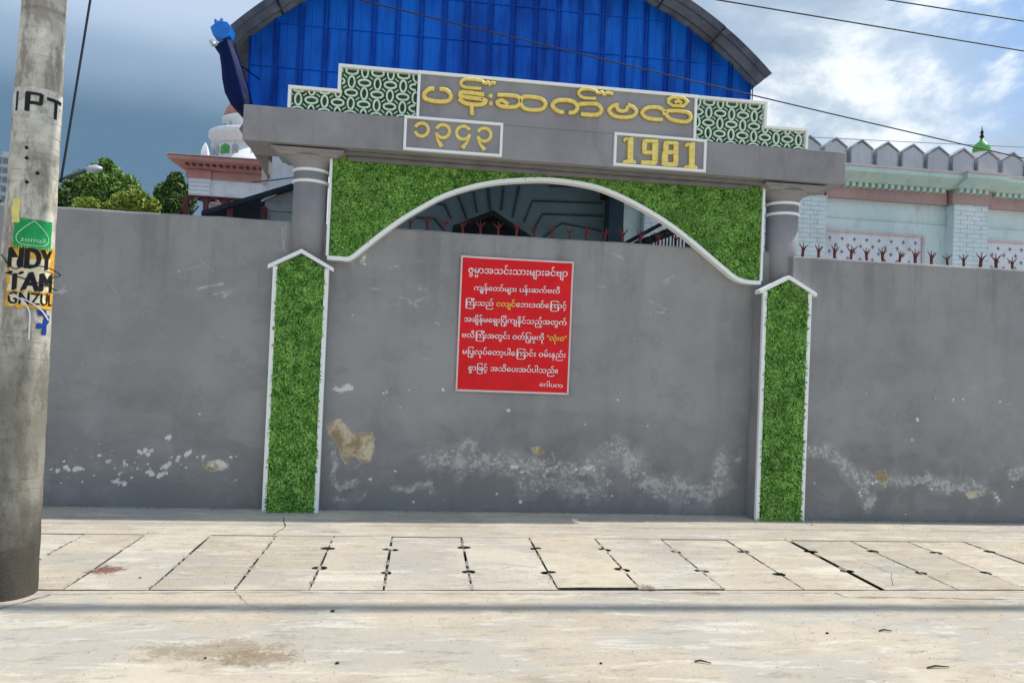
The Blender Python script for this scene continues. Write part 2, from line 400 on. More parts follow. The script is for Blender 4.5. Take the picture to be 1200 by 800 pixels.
def copy_tree(o, parent=None):
    c = o.copy(); COL.objects.link(c); c.parent = parent
    for ch in o.children: copy_tree(ch, c)
    return c

# numpy value noise used for vertex masks
def vnoise(x, y, sc, seed):
    r = np.random.default_rng(seed); T = r.random((64, 64)); o = np.zeros_like(x); a = .5; f = sc; tot = 0
    for k in range(5):
        X, Y_ = x*f+k*13.7, y*f+k*7.1; xi, yi = np.floor(X).astype(int), np.floor(Y_).astype(int); u, v = X-xi, Y_-yi
        u = u*u*(3-2*u); v = v*v*(3-2*v); g = lambda i, j: T[i % 64, j % 64]
        o += a*((g(xi, yi)*(1-u)+g(xi+1, yi)*u)*(1-v)+(g(xi, yi+1)*(1-u)+g(xi+1, yi+1)*u)*v); tot += a; a *= .5; f *= 2
    return o/tot
def seg_dist(x, z, pts):
    d = np.full(x.shape, 1e9)
    for (ax, az), (bx, bz) in zip(pts, pts[1:]):
        ex, ez = bx-ax, bz-az; t = np.clip(((x-ax)*ex+(z-az)*ez)/(ex*ex+ez*ez+1e-12), 0, 1)
        d = np.minimum(d, np.hypot(x-ax-t*ex, z-az-t*ez))
    return d
def inpoly(x, z, poly):
    ins = np.zeros(x.shape, bool); n = len(poly)
    for i in range(n):
        (x1, z1), (x2, z2) = poly[i], poly[(i+1) % n]
        c = ((z1 > z) != (z2 > z)) & (x < (x2-x1)*(z-z1)/((z2-z1) if z2 != z1 else 1e-9)+x1); ins ^= c
    return ins

# ------------------------------------------------------------------ the ground
def sheet(name, x0, x1, y0, y1, z, mat, thick=.05):
    o = B().box(x0, x1, y0, y1, z-thick, z).obj(name, mat); return tag(o, kind='structure')
g = B(); vs = [g.b.verts.new(p) for p in ((-900, -900, -.6), (900, -900, -.6), (900, 900, -.6), (-900, 900, -.6))]; g.b.faces.new(vs)
tag(g.obj('ground', M['compound']), kind='structure')
road = sheet('road', -45, 45, -30, 4.80, 0, M['road'], .5)
pave = tag(B().box(-45, 45, 6.17, 7.30, -.5, 0).obj('pavement', M['paveback']), kind='structure')
sheet('drain_bed', -45, 45, 4.78, 6.2, -.45, M['gapdark'], .03)
sheet('compound_yard', -45, 45, 7.3, 40, -.02, M['compound'], .1)
# drain cover slabs, each with two lifting notches on either long side
J = [-6.9, -6.3, -5.7, -5.1, -4.45, -3.85, -3.22, -2.63, -2.17, -1.66, -1.14, -.67, -.19, .395, .98, 1.56, 2.165, 2.765, 3.365, 3.96, 4.53, 5.10, 5.7, 6.3, 6.9, 7.5]
gap = {-.67: .005, -.19: .008, .395: .007, .98: .003, 1.56: .014, 2.165: .010, 2.765: .006, 3.365: .030, 3.96: .004, 4.53: .008, 5.10: .018, -2.17: .005, -2.63: .003, -1.66: .003, -1.14: .002}
notched = {-.67, -.19, .395, .98, 1.56, 2.165, 2.765, 3.365, 3.96, 4.53, 5.10, 5.7}
nz = {j: (5.24+random.uniform(-.09, .06), 5.79+random.uniform(-.04, .07)) for j in J}
for a, b_ in zip(J, J[1:]):
    ga, gb = gap.get(a, .006)*.62+.001, gap.get(b_, .006)*.62+.001
    y0 = 4.806+random.uniform(0, .008)+(.018 if a in (.98, 4.53) else 0); y1 = 6.155+random.uniform(-.015, .005)
    sk = random.uniform(-.012, .012); P = [(a+ga, y0)]
    def side(x, s, j, up):
        q = []
        if j in notched:
            for yy in sorted(nz[j], reverse=not up):
                h = .036*random.uniform(.7, 1.25); d = .050*random.uniform(.55, 1.2)*s
                e = [(x+.004*s*random.random(), yy-h*3.2), (x, yy-h), (x+d*.8, yy-h*.75), (x+d*1.1, yy+h*.2), (x+d*.7, yy+h*.9), (x, yy+h*1.1), (x+.006*s*random.random(), yy+h*2.6)]
                q += e if up else e[::-1]
        else:
            for yy in sorted([5.1, 5.5, 5.85], reverse=not up): q.append((x+random.uniform(0, .008)*s, yy))
        return q
    P += [(a+.3*(b_-a), y0+random.uniform(-.004, .006)), (a+.7*(b_-a), y0+random.uniform(-.004, .006)), (b_-gb, y0)]
    P += side(b_-gb, -1, b_, True) + [(b_-gb, y1), (a+ga, y1)] + side(a+ga, 1, a, False)
    top = .001+random.uniform(0, .004) + (.006 if a == .98 else 0)
    bb = B().prismz(P, -.07, top)
    tx, ty = random.uniform(-.006, .006), random.uniform(-.003, .003); cx_ = (a+b_)/2
    for v in bb.b.verts: v.co.z += (v.co.x-cx_)*tx+(v.co.y-5.5)*ty
    s_ = bb.obj('slab', M['slab'], pave, bevel=.003); s_.data.materials.append(M['gapdark'] if a in (1.56, 3.365, 2.765, -.19, .395, 3.96, 4.53) else M['crack'])  # side faces coloured dark so joints and notches look deep
    for f_ in s_.data.polygons:
        if abs(f_.normal.z) < .5: f_.material_index = 1

sb = B()          # silt and chippings that half fill the joints
for j in J:
    yy = 4.82
    while yy < 6.1:
        l_ = random.uniform(.02, .13)
        if random.random() < (.62 if j != 3.365 else .25):
            w2 = .010+random.uniform(0, .012)+gap.get(j, .004)*.5; P_ = []
            for t_ in (0, .3, .65, 1): P_.append((j-w2*random.uniform(.4, 1)*(.4 if t_ in (0, 1) else 1), yy+l_*t_))
            for t_ in (1, .65, .3, 0): P_.append((j+w2*random.uniform(.4, 1)*(.4 if t_ in (0, 1) else 1), yy+l_*t_))
            sb.prismz(P_[::-1], -.05, .0015+random.uniform(0, .003))
        yy += l_+random.uniform(.01, .08)
M['silt'] = ground_mat('joint_silt', (.17, .145, .11), (.27, .235, .185), 3, []).m
tag(sb.obj('joint_silt', M['silt'], pave), kind='stuff')

def crack(pts, w_=.006, name='crack'):
    """a thin ragged ribbon of dirt lying in a joint"""
    P = []
    for (ax, ay), (bx, by) in zip(pts, pts[1:]):
        n = max(2, int(math.hypot(bx-ax, by-ay)/.05))
        for i in range(n): t = i/n; P.append((ax+(bx-ax)*t+random.uniform(-.006, .006), ay+(by-ay)*t+random.uniform(-.006, .006)))
    P.append(pts[-1]); bb = B(); pr = None
    for i, (x, y) in enumerate(P):
        x2, y2 = P[min(i+1, len(P)-1)]; x1, y1 = P[max(i-1, 0)]; dx, dy = x2-x1, y2-y1; l = math.hypot(dx, dy)+1e-9
        k = w_*random.uniform(.3, 1.1)/2; a = bb.b.verts.new((x-dy/l*k, y+dx/l*k, .004)); c = bb.b.verts.new((x+dy/l*k, y-dx/l*k, .004))
        if pr: bb.b.faces.new((pr[0], a, c, pr[1]))
        pr = (a, c)
    return bb.obj(name, M['crack'], road)
crack([(-2.9, 3.95), (-2.45, 4.35), (-2.2, 4.72)], .012)
crack([(-1.17, 6.19), (-1.12, 6.45), (-1.17, 6.62), (-1.20, 6.78)], .012)
crack([(-1.13, 4.79), (-1.0, 4.55), (-.84, 4.42)], .004)
crack([(2.95, 4.74), (2.98, 4.66), (4.3, 4.60), (5.8, 4.57)], .008)
crack([(-3.1, 4.70), (-1.2, 4.76), (.5, 4.73), (2.9, 4.74)], .005)
crack([(4.9, 4.78), (4.55, 4.5), (4.3, 4.15)], .006)
crack([(-.45, 3.45), (-.2, 3.35), (.0, 3.1)], .006)
crack([(.55, 5.2), (.75, 5.35), (.93, 5.3)], .004)
crack([(3.5, 4.9), (3.7, 5.2), (3.66, 5.6)], .005)
# small litter on the road
def litter(x, y, l, a, label, cat='twig', name='twig', r=.004):
    b = B(); dx, dy = math.cos(a)*l/2, math.sin(a)*l/2
    b.tube([(x-dx, y-dy, .006), (x-dx*.2, y-dy*.2+.006, .012), (x+dx, y+dy, .008)], [r, r*1.2, r*.6], 6)
    tag(b.obj(name, M['twig']), label, cat, 'litter on the road')
litter(1.54, 3.65, .085, -.35, 'small dark curved twig lying on the road below the gateway sign')
litter(2.82, 3.55, .13, 0, 'thin straight twig nearest the bottom right corner of the road')
litter(2.86, 4.05, .08, -.1, 'short twig on the road in front of the right green pillar')
def pebble(x, y, s, label):
    s *= .62; b = B(); bmesh.ops.create_icosphere(b.b, subdivisions=2, radius=s)
    for v in b.b.verts: v.co = Vector((x+v.co.x*random.uniform(1., 1.5), y+v.co.y*random.uniform(.8, 1.2), s*.55+v.co.z*.7))
    tag(b.obj('pebble', M['twig'], smooth=True), label, 'pebble', 'pebbles on the road')
pebble(2.47, 4.03, .013, 'dark pebble lying left of the short twig on the road')
pebble(-.47, 4.42, .017, 'dark pebble on the cable shadow between pole and sign')
pebble(-.36, 3.70, .014, 'dark pebble beside the brown dirt patch')
pebble(-1.02, 3.78, .010, 'tiny pebble inside the brown dirt patch')
pebble(.99, 3.66, .011, 'tiny dark pebble straight below the red notice')
pebble(-1.80, 5.04, .013, 'small dark pebble on the slab next to the pole')
pebble(5.05, 4.50, .015, 'dark pebble near the right edge of the road')

# ------------------------------------------------------------------ painted walls
def painted_wall(name, label, xs, y, ztop, feats, x_end=None):
    """front skin as a fine grid carrying salt / tan / chip masks, solid wall behind"""
    zs = np.concatenate([np.arange(0, 1.45, .0125), np.arange(1.45, ztop-.012, .018), [ztop]])
    X, Z = np.meshgrid(xs, zs); sh = X.shape
    salt = np.zeros(sh); tan = np.zeros(sh); chip = np.zeros(sh)
    nn = vnoise(X+50, Z+20, 5, 3)-.5; n3 = vnoise(X+9, Z+33, 14, 5)-.5
    for f in feats:
        k = f[0]
        if k == 'salt':
            pts = [at(px, py, y) for px, py in f[1]]; wdt = f[2]
            d = seg_dist(X+nn*.10, Z+n3*.08, pts); wdt *= 2.0; salt = np.maximum(salt, np.clip(1.15-d/wdt, 0, 1)*f[3])
        elif k == 'tan':
            poly = [at(px, py, y) for px, py in f[1]]
            tan = np.maximum(tan, np.where(inpoly(X+n3*.07, Z+nn*.05+n3*.03, poly), 1., np.clip(.5-seg_dist(X, Z, poly+[poly[0]])/.03, 0, .5)))
        elif k == 'chip':
            for px, py, s in f[1]:
                cx, cz = at(px, py, y); s = s/116.
                s *= .80; d = np.hypot((X-cx)/1.25, Z-cz)+n3*s*1.6; chip = np.maximum(chip, np.clip(1.15-d/s*.55, 0, 1))
        elif k == 'scuff':
            for px, py, qx, qy, s in f[1]:
                d = seg_dist(X+nn*.01, Z+n3*.01, [at(px, py, y), at(qx, qy, y)]); salt = np.maximum(salt, np.clip(1-d/(s/80.), 0, 1)*1.1)
    und = (vnoise(X, Z, 1.6, 8)-.5)*.012
    Yv = y+und+.004*(tan > .5)
    edge = (Z < .001) | (Z > ztop-.001); Yv = np.where(edge, y, Yv)
    nz_, nx_ = sh; V = np.stack([X.ravel(), Yv.ravel(), Z.ravel()], 1)
    i = np.arange(nz_*nx_).reshape(sh); Fq = np.stack([i[:-1, :-1], i[:-1, 1:], i[1:, 1:], i[1:, :-1]], -1).reshape(-1, 4)
    x0, x1 = float(xs[0]), float(xs[-1]); nb = len(V)
    # ragged coping: the top edge wanders a few millimetres
    topi = i[-1]; V[topi, 2] += (vnoise(xs*1.0, xs*0, 3, 4)-.5)*.018
    back = np.array([[xx, y+.17, zz] for xx in (x0, x1) for zz in (0, ztop)])
    V = np.vstack([V, back]); A0, A1, C0, C1 = nb, nb+1, nb+2, nb+3
    me = bpy.data.meshes.new(name)
    faces = Fq.tolist()
    faces += [[int(q) for q in topi] + [C1, A1]]                    # top
    faces += [[int(q) for q in i[:, 0][::-1]] + [A0, A1], [int(q) for q in i[:, -1]] + [C1, C0], [A0, C0, C1, A1][::-1]]
    me.from_pydata(V.tolist(), [], faces); me.materials.append(M['wall'])
    for nm, arr in (('salt', salt), ('tan', tan), ('chip', chip)):
        a = me.attributes.new(nm, 'FLOAT', 'POINT'); a.data.foreach_set('value', np.concatenate([arr.ravel(), np.zeros(4)]).astype(np.float32))
    me.validate(); me.update()
    sm = np.zeros(len(me.polygons), bool); sm[:len(Fq)] = True; me.polygons.foreach_set('use_smooth', sm)
    root = thing(name, label, 'wall', ((x0+x1)/2, y, 0))
    o = link('wall_body', me, root); o.location = -root.location
    return root
def rs(n, x0, x1, y0, y1, s0, s1, seed):
    r = random.Random(seed); return [(r.uniform(x0, x1), r.uniform(y0, y1), r.uniform(s0, s1)) for _ in range(n)]
k = 4.444
L_ch = [(40+a/k, 480+b/k, s) for a, b, s in [(85, 310, 2), (95, 305, 1.6), (122, 318, 3.2), (155, 268, 1.6), (168, 298, 3), (180, 312, 2), (215, 308, 3.6), (240, 306, 2.2), (257, 308, 2.2), (130, 345, 1.2), (175, 350, 1), (248, 373, 2), (218, 205, 1.2), (303, 245, 1.4), (340, 178, 1.6), (340, 237, 2.4), (385, 268, 2.8), (395, 262, 2.4), (420, 256, 1.3), (440, 262, 1.3), (468, 263, 1.6), (472, 286, 3.2), (483, 287, 2), (445, 335, 3), (455, 325, 2), (410, 372, 2.6), (425, 376, 3.6), (445, 380, 4), (465, 384, 3), (437, 362, 2.6), (420, 305, 1.2), (538, 305, 2), (590, 282, 1.6), (548, 218, 2.6), (558, 226, 2.4), (580, 212, 2.8), (590, 232, 2.8), (606, 210, 2.8), (614, 206, 2), (575, 222, 2.4), (695, 145, 4.2), (702, 138, 3), (862, 22, 2.2), (830, 125, 1.6), (600, 325, 2.8), (612, 335, 3), (585, 322, 2), (645, 350, 2), (655, 338, 2.6), (672, 332, 2.2), (690, 330, 1.6), (660, 306, 1.6), (683, 295, 3), (693, 288, 2.6), (708, 278, 2.6), (716, 248, 2), (745, 262, 3.2), (752, 245, 3), (765, 285, 1.6), (792, 300, 2), (795, 235, 2.6), (805, 222, 2.6), (816, 212, 2), (850, 245, 1.4), (880, 262, 2), (882, 245, 2.4), (910, 285, 2), (925, 290, 2.4), (960, 270, 4.6), (975, 280, 4.4), (990, 290, 3.6), (1005, 296, 2), (1025, 248, 2), (510, 352, 1.6), (495, 425, 1), (352, 300, 1.2), (312, 340, 1.2)]]
xl = np.concatenate([np.arange(-9, -4, .5), np.arange(-4, -1.2, .0125)])
painted_wall('boundary_wall', 'plain grey boundary wall with white paint chips, left of the gateway', xl, 7.15, 2.785,
  [('chip', L_ch + rs(26, 50, 300, 520, 575, .6, 1.3, 2) + rs(10, 60, 300, 300, 500, .5, 1.0, 3)), ('tan', [(238, 542), (250, 540), (262, 538), (268, 544), (262, 550), (248, 552), (240, 549)]),
   ('salt', [(70, 550), (130, 548), (180, 552), (262, 545)], .05, .5),
   ('scuff', [(58, 343, 78, 341, 2.5), (232, 338, 262, 332, 2.5), (270, 341, 263, 347, 3), (200, 320, 236, 312, 1.8), (236, 306, 250, 318, 1.6), (250, 345, 272, 340, 2), (331, 268, 333, 292, 2.4), (336, 262, 335, 280, 2.2), (324, 290, 340, 296, 2), (72, 344, 76, 336, 2), (130, 335, 136, 343, 1.8)])])
C_ch = [(370+a/4.8, 460+b/4.8, s) for a, b, s in [(475, 82, 2), (380, 3, 1.8), (448, 440, 1.6), (308, 486, 2.6), (98, 438, 1.4), (1085, 98, 2), (1112, 415, 3.4), (1128, 414, 2.6), (1100, 412, 2), (1160, 445, 2.2), (1150, 615, 2.2), (1150, 605, 2), (725, 605, 2), (1020, 570, 1.8), (550, 615, 2)]] \
 + [(600+a/4, 480+b/4, s) for a, b, s in [(5, 267, 3), (15, 268, 2.4), (48, 293, 1.6), (345, 68, 1.8), (638, 73, 2), (300, 280, 2.4), (345, 270, 3), (360, 275, 3.2), (375, 265, 3.4), (385, 285, 2.4), (390, 240, 1.4), (425, 404, 2), (440, 403, 2), (468, 404, 1.6), (150, 308, 1.6), (165, 285, 1.6), (185, 272, 1.8), (205, 265, 2), (540, 298, 1.6), (750, 355, 1.6), (775, 372, 1.4), (78, 292, 1.6), (40, 432, 2), (38, 425, 2), (280, 405, 1.8)]] \
 + [(370+a/4.2, 290+b/4.44, s) for a, b, s in [(180, 353, 1.4), (283, 740, 1.2), (352, 752, 1.9), (350, 740, 1.4), (458, 742, 1.6), (525, 746, 1.6), (628, 742, 2.1), (628, 735, 1.5), (240, 50, 3), (232, 70, 3.4), (238, 85, 3)]] \
 + [(650+a/3.636, 280+b/3.636, s) for a, b, s in [(270, 685, 1.8), (398, 795, 1.2), (133, 790, 1.2), (30, 677, 1.6)]]
xc = np.arange(-1.2, 3.741, .0125)
centre = painted_wall('gateway_wall', 'grey infill wall closing the gateway arch, bearing the red notice', xc, 7.15, 2.775,
  [('chip', C_ch + rs(30, 600, 880, 535, 590, .5, 1.1, 5) + rs(12, 400, 870, 310, 520, .4, .9, 6)),
   ('tan', [(384, 497), (398, 490), (406, 500), (416, 508), (436, 507), (438, 522), (434, 540), (424, 542), (415, 532), (405, 543), (400, 535), (397, 520), (386, 506)]),
   ('chip', [(395, 456, 5), (400, 456, 6), (405, 455, 6), (410, 455, 4)]), ('tan', [(622, 525), (632, 524), (638, 530), (630, 532)]),
   ('salt', [(495, 536), (520, 531), (540, 524), (546, 515), (555, 522), (557, 535)], .035, 1.0),
   ('salt', [(510, 538), (560, 542), (610, 545), (660, 548), (700, 552)], .11, .95),
   ('salt', [(610, 572), (650, 566), (690, 575), (712, 566)], .11, .85), ('salt', [(720, 525), (735, 540), (752, 560), (770, 572), (800, 575), (820, 578)], .12, .95),
   ('salt', [(845, 538), (840, 562), (830, 580), (850, 566)], .09, 1.0), ('salt', [(690, 545), (728, 533)], .09, .8), ('salt', [(862, 540), (870, 532)], .05, .7),
   ('salt', [(460, 573), (480, 572), (505, 565), (508, 575)], .03, 1.0), ('salt', [(387, 520), (395, 545), (390, 556), (398, 572), (418, 563)], .025, 1.1), ('salt', [(390, 585), (420, 586), (428, 580)], .03, .8),
   ('salt', [(538, 560), (556, 548), (566, 536)], .04, .8),
   ('scuff', [(433, 325, 455, 325, 2), (436, 338, 444, 339, 2.4), (456, 314, 466, 312, 2.6), (476, 350, 490, 360, 2.4), (480, 356, 496, 350, 2), (492, 338, 498, 340, 3), (462, 347, 474, 349, 1.4), (490, 305, 492, 307, 3), (511, 378, 514, 380, 3), (495, 421, 506, 420, 1.6), (450, 357, 468, 357, 1.2),
     (715, 296, 730, 302, 2), (724, 298, 732, 307, 1.8), (730, 322, 748, 331, 1.6), (700, 335, 708, 336, 1.6), (777, 330, 790, 324, 2.2), (780, 333, 784, 330, 2), (762, 352, 780, 362, 2.4), (768, 366, 777, 366, 1.8), (412, 306, 414, 314, 3.4), (428, 540, 416, 548, 1.6)])])
R_ch = [(930+a/4.326, 430+b/4.326, s) for a, b, s in [(368, 133, 1.7), (722, 160, 1.5), (808, 172, 1.8), (810, 160, 1.6), (860, 163, 1.9), (1048, 175, 1.9), (1098, 182, 1.5), (510, 238, 1.5), (628, 272, 2), (627, 262, 1.7), (106, 588, 1.9), (400, 588, 2.2), (420, 580, 2), (600, 367, 1.6), (568, 745, 1.4), (335, 635, 2), (340, 650, 1.6), (700, 617, 2), (725, 618, 2), (690, 616, 1.6), (1030, 660, 2), (1040, 675, 2), (1020, 640, 1.6), (990, 610, 1.8), (1110, 605, 1.6)]]
xr = np.concatenate([np.arange(3.76, 6.9, .0125), np.arange(7, 12.1, .5)])
rightw = painted_wall('boundary_wall', 'grey boundary wall topped with maroon spikes, right of the gateway', xr, 6.97, 2.715,
  [('chip', R_ch + rs(14, 960, 1200, 540, 600, .5, 1.1, 9)), ('tan', [(1027, 552), (1037, 551), (1040, 560), (1034, 567), (1027, 563)]), ('tan', [(1132, 578), (1142, 576), (1145, 581), (1136, 584)]), ('tan', [(1145, 575), (1155, 577), (1150, 579)]),
   ('salt', [(948, 528), (970, 532), (985, 542), (1000, 556), (1010, 568), (1016, 590)], .075, 1.0), ('salt', [(1005, 558), (1030, 562), (1060, 565), (1090, 562), (1110, 570), (1150, 573)], .08, .9),
   ('salt', [(1150, 575), (1166, 578), (1170, 588)], .05, .8), ('salt', [(1182, 553), (1196, 550), (1196, 558), (1184, 558)], .035, 1.1), ('salt', [(1160, 548), (1200, 545)], .10, .5), ('salt', [(1140, 455), (1165, 446), (1190, 452)], .05, .45)])

# barbed three-pronged spikes along the wall tops
sp = B(); sp.box(-.010, .010, -.010, .010, -.02, .085)
sp.tube([(0, 0, .075), (0, 0, .135)], [.008, .003], 5); sp.tube([(0, 0, .075), (-.05, 0, .125)], [.008, .003], 5); sp.tube([(0, 0, .075), (.05, 0, .125)], [.008, .003], 5)
sp.tube([(0, 0, .06), (.01, -.05, .11)], [.008, .003], 5)
spk = sp.obj('spike', M['spike']); spm = spk.data; bpy.data.objects.remove(spk)
def spikes(par, px0, step, n, Y, ztop):
    for i in range(n):
        x, _ = at(px0+step*i, 280, Y)
        o = link('spike', spm, par); o.location = Vector((x, Y, ztop-random.uniform(0, .006)))-world_loc(par)
        o.rotation_euler = (random.uniform(-.1, .1), random.uniform(-.07, .07), random.uniform(-.5, .5)); s_ = random.uniform(.9, 1.08); o.scale = (s_*1.1, s_, s_*1.28)
spikes(centre, 459, 20.8, 18, 7.24, 2.765)
spikes(rightw, 941, 18.95, 30, 7.06, 2.71)

# ------------------------------------------------------------------ turf
def turf(name, polys, holes, y, dens, parent, lean=1.):
    """thousands of small curled blades standing off a flat backing"""
    V = []; Fc = []; T = []
    xs_ = [p[0] for p in polys]; zs_ = [p[1] for p in polys]; x0, x1, z0, z1 = min(xs_), max(xs_), min(zs_), max(zs_)
    n = int((x1-x0)*(z1-z0)*dens); X = rng.uniform(x0, x1, n); Z = rng.uniform(z0, z1, n)
    keep = inpoly(X, Z, polys); X, Z = X[keep], Z[keep]; n = len(X)
    th = rng.uniform(0, 2*np.pi, n); ln = rng.uniform(.018, .044, n); wd = rng.uniform(.005, .009, n); el = rng.uniform(.25, 1.1, n); lump = vnoise(X+30, Z+30, 16, 12)-.5; y0 = y+rng.uniform(-.012, .004, n)-lump*.022
    dx, dz = np.cos(th)*np.cos(el), np.sin(th)*np.cos(el)-.12; dy = -np.sin(el); px_, pz_ = -np.sin(th), np.cos(th)
    b0 = np.stack([X-px_*wd, y0, Z-pz_*wd], 1); b1 = np.stack([X+px_*wd, y0, Z+pz_*wd], 1)
    mx_ = X+dx*ln*.6; mz_ = Z+dz*ln*.6; my = y0+dy*ln*.6
    m0 = np.stack([mx_-px_*wd*.9, my, mz_-pz_*wd*.9], 1); m1 = np.stack([mx_+px_*wd*.9, my, mz_+pz_*wd*.9], 1)
    tp = np.stack([X+dx*ln, y0+dy*ln*.75, Z+dz*ln-.004], 1)
    V = np.stack([b0, b1, m1, m0, tp], 1).reshape(-1, 3); i = np.arange(n)*5
    q = np.stack([i, i+1, i+2, i+3], 1).tolist(); t = np.stack([i+3, i+2, i+4], 1).tolist()
    me = bpy.data.meshes.new(name); me.from_pydata(V.tolist(), [], q+t)
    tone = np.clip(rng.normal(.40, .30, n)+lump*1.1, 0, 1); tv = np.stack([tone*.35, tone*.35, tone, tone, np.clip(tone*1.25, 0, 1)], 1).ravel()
    a = me.attributes.new('tone', 'FLOAT', 'POINT'); a.data.foreach_set('value', tv.astype(np.float32))
    me.materials.append(M['turf']); o = link(name, me, parent); o.location = -world_loc(parent); return tag(o, kind='stuff')

# ------------------------------------------------------------------ pillars with green fronts
def pillar(x0, x1, label, yf):
    root = thing('gate_pillar', label, 'pillar', ((x0+x1)/2, yf+.06, 0), 'green fronted pillars of the gateway')
    zs, za = 2.335, 2.475; xm = (x0+x1)/2
    B().prism([(x0+.004, 0), (x1-.004, 0), (x1-.004, zs-.01), (xm, za-.01), (x0+.004, zs-.01)], yf+.015, 7.149).obj('pillar_body', M['grey'], root, bevel=.004)
    w_ = .042
    B().box(x0, x0+w_, yf-.012, yf+.03, 0, zs-.005).obj('side_trim', M['white'], root, bevel=.004)
    B().box(x1-w_, x1, yf-.012, yf+.03, 0, zs-.005).obj('side_trim', M['white'], root, bevel=.004)
    h = (za-zs)/(xm-x0)
    def cap(s):
        e = xm+s*((x1-x0)/2+.045); ez = za-h*((x1-x0)/2+.045)
        p = [(xm, za+.03), (e, ez+.028), (e, ez-.010), (xm, za-.012)]
        if s > 0: p = p[::-1]
        B().prism(p, yf-.03, 7.02).obj('gable_trim', M['white'], root, bevel=.004)
    cap(-1); cap(1)
    inner = [(x0+w_, .004), (x1-w_, .004), (x1-w_, zs-.012), (xm, za-.022), (x0+w_, zs-.012)]
    B().prism(inner, yf+.004, yf+.0145).obj('turf_backing', M['turfback'], root)
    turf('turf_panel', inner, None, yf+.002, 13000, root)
pillar(-1.445, -.925, 'tall green turf fronted pillar with white edging, left side of the gateway', 7.02)
pillar(3.42, 3.945, 'tall green turf fronted pillar with white edging, right side of the gateway', 6.925)

# round columns over the pillars
def column(cx, label):
    root = thing('gate_column', label, 'column', (cx, 7.08, 2.3), 'round columns carrying the gate beam')
    CY = 7.205
    B().lathe([(.163, 2.30), (.163, 3.29)], cx, CY, 40).obj('shaft', M['grey'], root, smooth=True)
    B().lathe([(.163, 3.29), (.166, 3.30), (.172, 3.33), (.20, 3.365), (.245, 3.39), (.26, 3.40)], cx, CY, 40).obj('capital_bell', M['grey'], root, smooth=True)
    # square flared capital block
    b = B(); lv = [(.265, 3.395), (.30, 3.420), (.335, 3.432), (.335, 3.452), (.318, 3.4575)]; rg = []
    for r, z in lv: rg.append([b.b.verts.new((cx+sx*r, CY+sy*r*.86, z)) for sx, sy in ((-1, -1), (1, -1), (1, 1), (-1, 1))])
    for q, t in zip(rg, rg[1:]):
        for j in range(4): b.b.faces.new((q[j], q[(j+1) % 4], t[(j+1) % 4], t[j]))
    b.b.faces.new(rg[0][::-1]); b.b.faces.new(rg[-1]); b.obj('capital_slab', M['grey'], root, bevel=.004)
    for z in (3.175, 3.285):
        b = B(); pr = [(.164+.016*math.sin(t), z-.016*math.cos(t)) for t in [math.pi*i/6 for i in range(7)]]; b.lathe(pr, cx, CY, 40).obj('ring', M['white'], root, smooth=True)
column(at(364, 225, 7.205)[0], 'grey round column with two white rings, above the left green pillar')
column(at(916.5, 255, 7.205)[0], 'grey round column with two white rings, above the right green pillar')

# ------------------------------------------------------------------ arched turf screen
arc_px = [(386, 300), (398, 303), (410, 303), (425, 292), (445, 276), (470, 258), (495, 243), (520, 230), (550, 220), (580, 214), (610, 211.5), (640, 211), (670, 214), (700, 220), (730, 232), (760, 248), (785, 264), (810, 283), (830, 300), (850, 317), (860, 325), (872, 330), (889, 333)]
arc = [at(x, y, 7.08) for x, y in arc_px]
xL, xR = -.955, 3.455
arc[0] = (xL, arc[1][1]); arc[-1] = (xR, arc[-2][1]-.005)
def smooth(p, n=4):
    o = []
    for i in range(len(p)-1):
        p0, p1, p2, p3 = p[max(i-1, 0)], p[i], p[i+1], p[min(i+2, len(p)-1)]
        for j in range(n):
            t = j/n; o.append(tuple(.5*((2*b)+(-a+c)*t+(2*a-5*b+4*c-d)*t*t+(-a+3*b-3*c+d)*t**3) for a, b, c, d in zip(p0, p1, p2, p3)))
    return o+[p[-1]]
arcs = smooth(arc)
screen = thing('arch_screen', 'green turf spandrel panel with white arched rim under the beam', 'arch panel', (1.25, 7.1, 2.45))
poly = arcs + [(xR, 3.46), (xL, 3.46)]
B().prism(poly, 7.085, 7.146).obj('backing_panel', M['turfback'], screen)
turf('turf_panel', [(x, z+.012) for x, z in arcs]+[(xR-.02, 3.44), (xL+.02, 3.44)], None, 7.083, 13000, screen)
def band(path, w_, y0, y1, name, mat, par, off=0.):
    b = B(); A = []
    for i, (x, z) in enumerate(path):
        a = path[max(i-1, 0)]; c = path[min(i+1, len(path)-1)]; dx, dz = c[0]-a[0], c[1]-a[1]; l = math.hypot(dx, dz); nx_, nz_ = -dz/l, dx/l
        A.append([b.b.verts.new((x+nx_*s, yy, z+nz_*s)) for s, yy in ((-w_/2+off, y0), (w_/2+off, y0), (w_/2+off, y1), (-w_/2+off, y1))])
    for q, t in zip(A, A[1:]):
        for j in range(4): b.b.faces.new((q[j], q[(j+1) % 4], t[(j+1) % 4], t[j]))
    b.b.faces.new(A[0][::-1]); b.b.faces.new(A[-1]); return b.obj(name, mat, par, bevel=.003)
band(arcs, .040, 7.05, 7.149, 'arch_rim', M['white'], screen)
B().box(xL-.012, xL+.014, 7.045, 7.147, arc[0][1]+.018, 3.462).obj('edge_trim', M['white'], screen, bevel=.003)
B().box(xR-.014, xR+.012, 7.045, 7.147, arc[-1][1]+.018, 3.462).obj('edge_trim', M['white'], screen, bevel=.003)

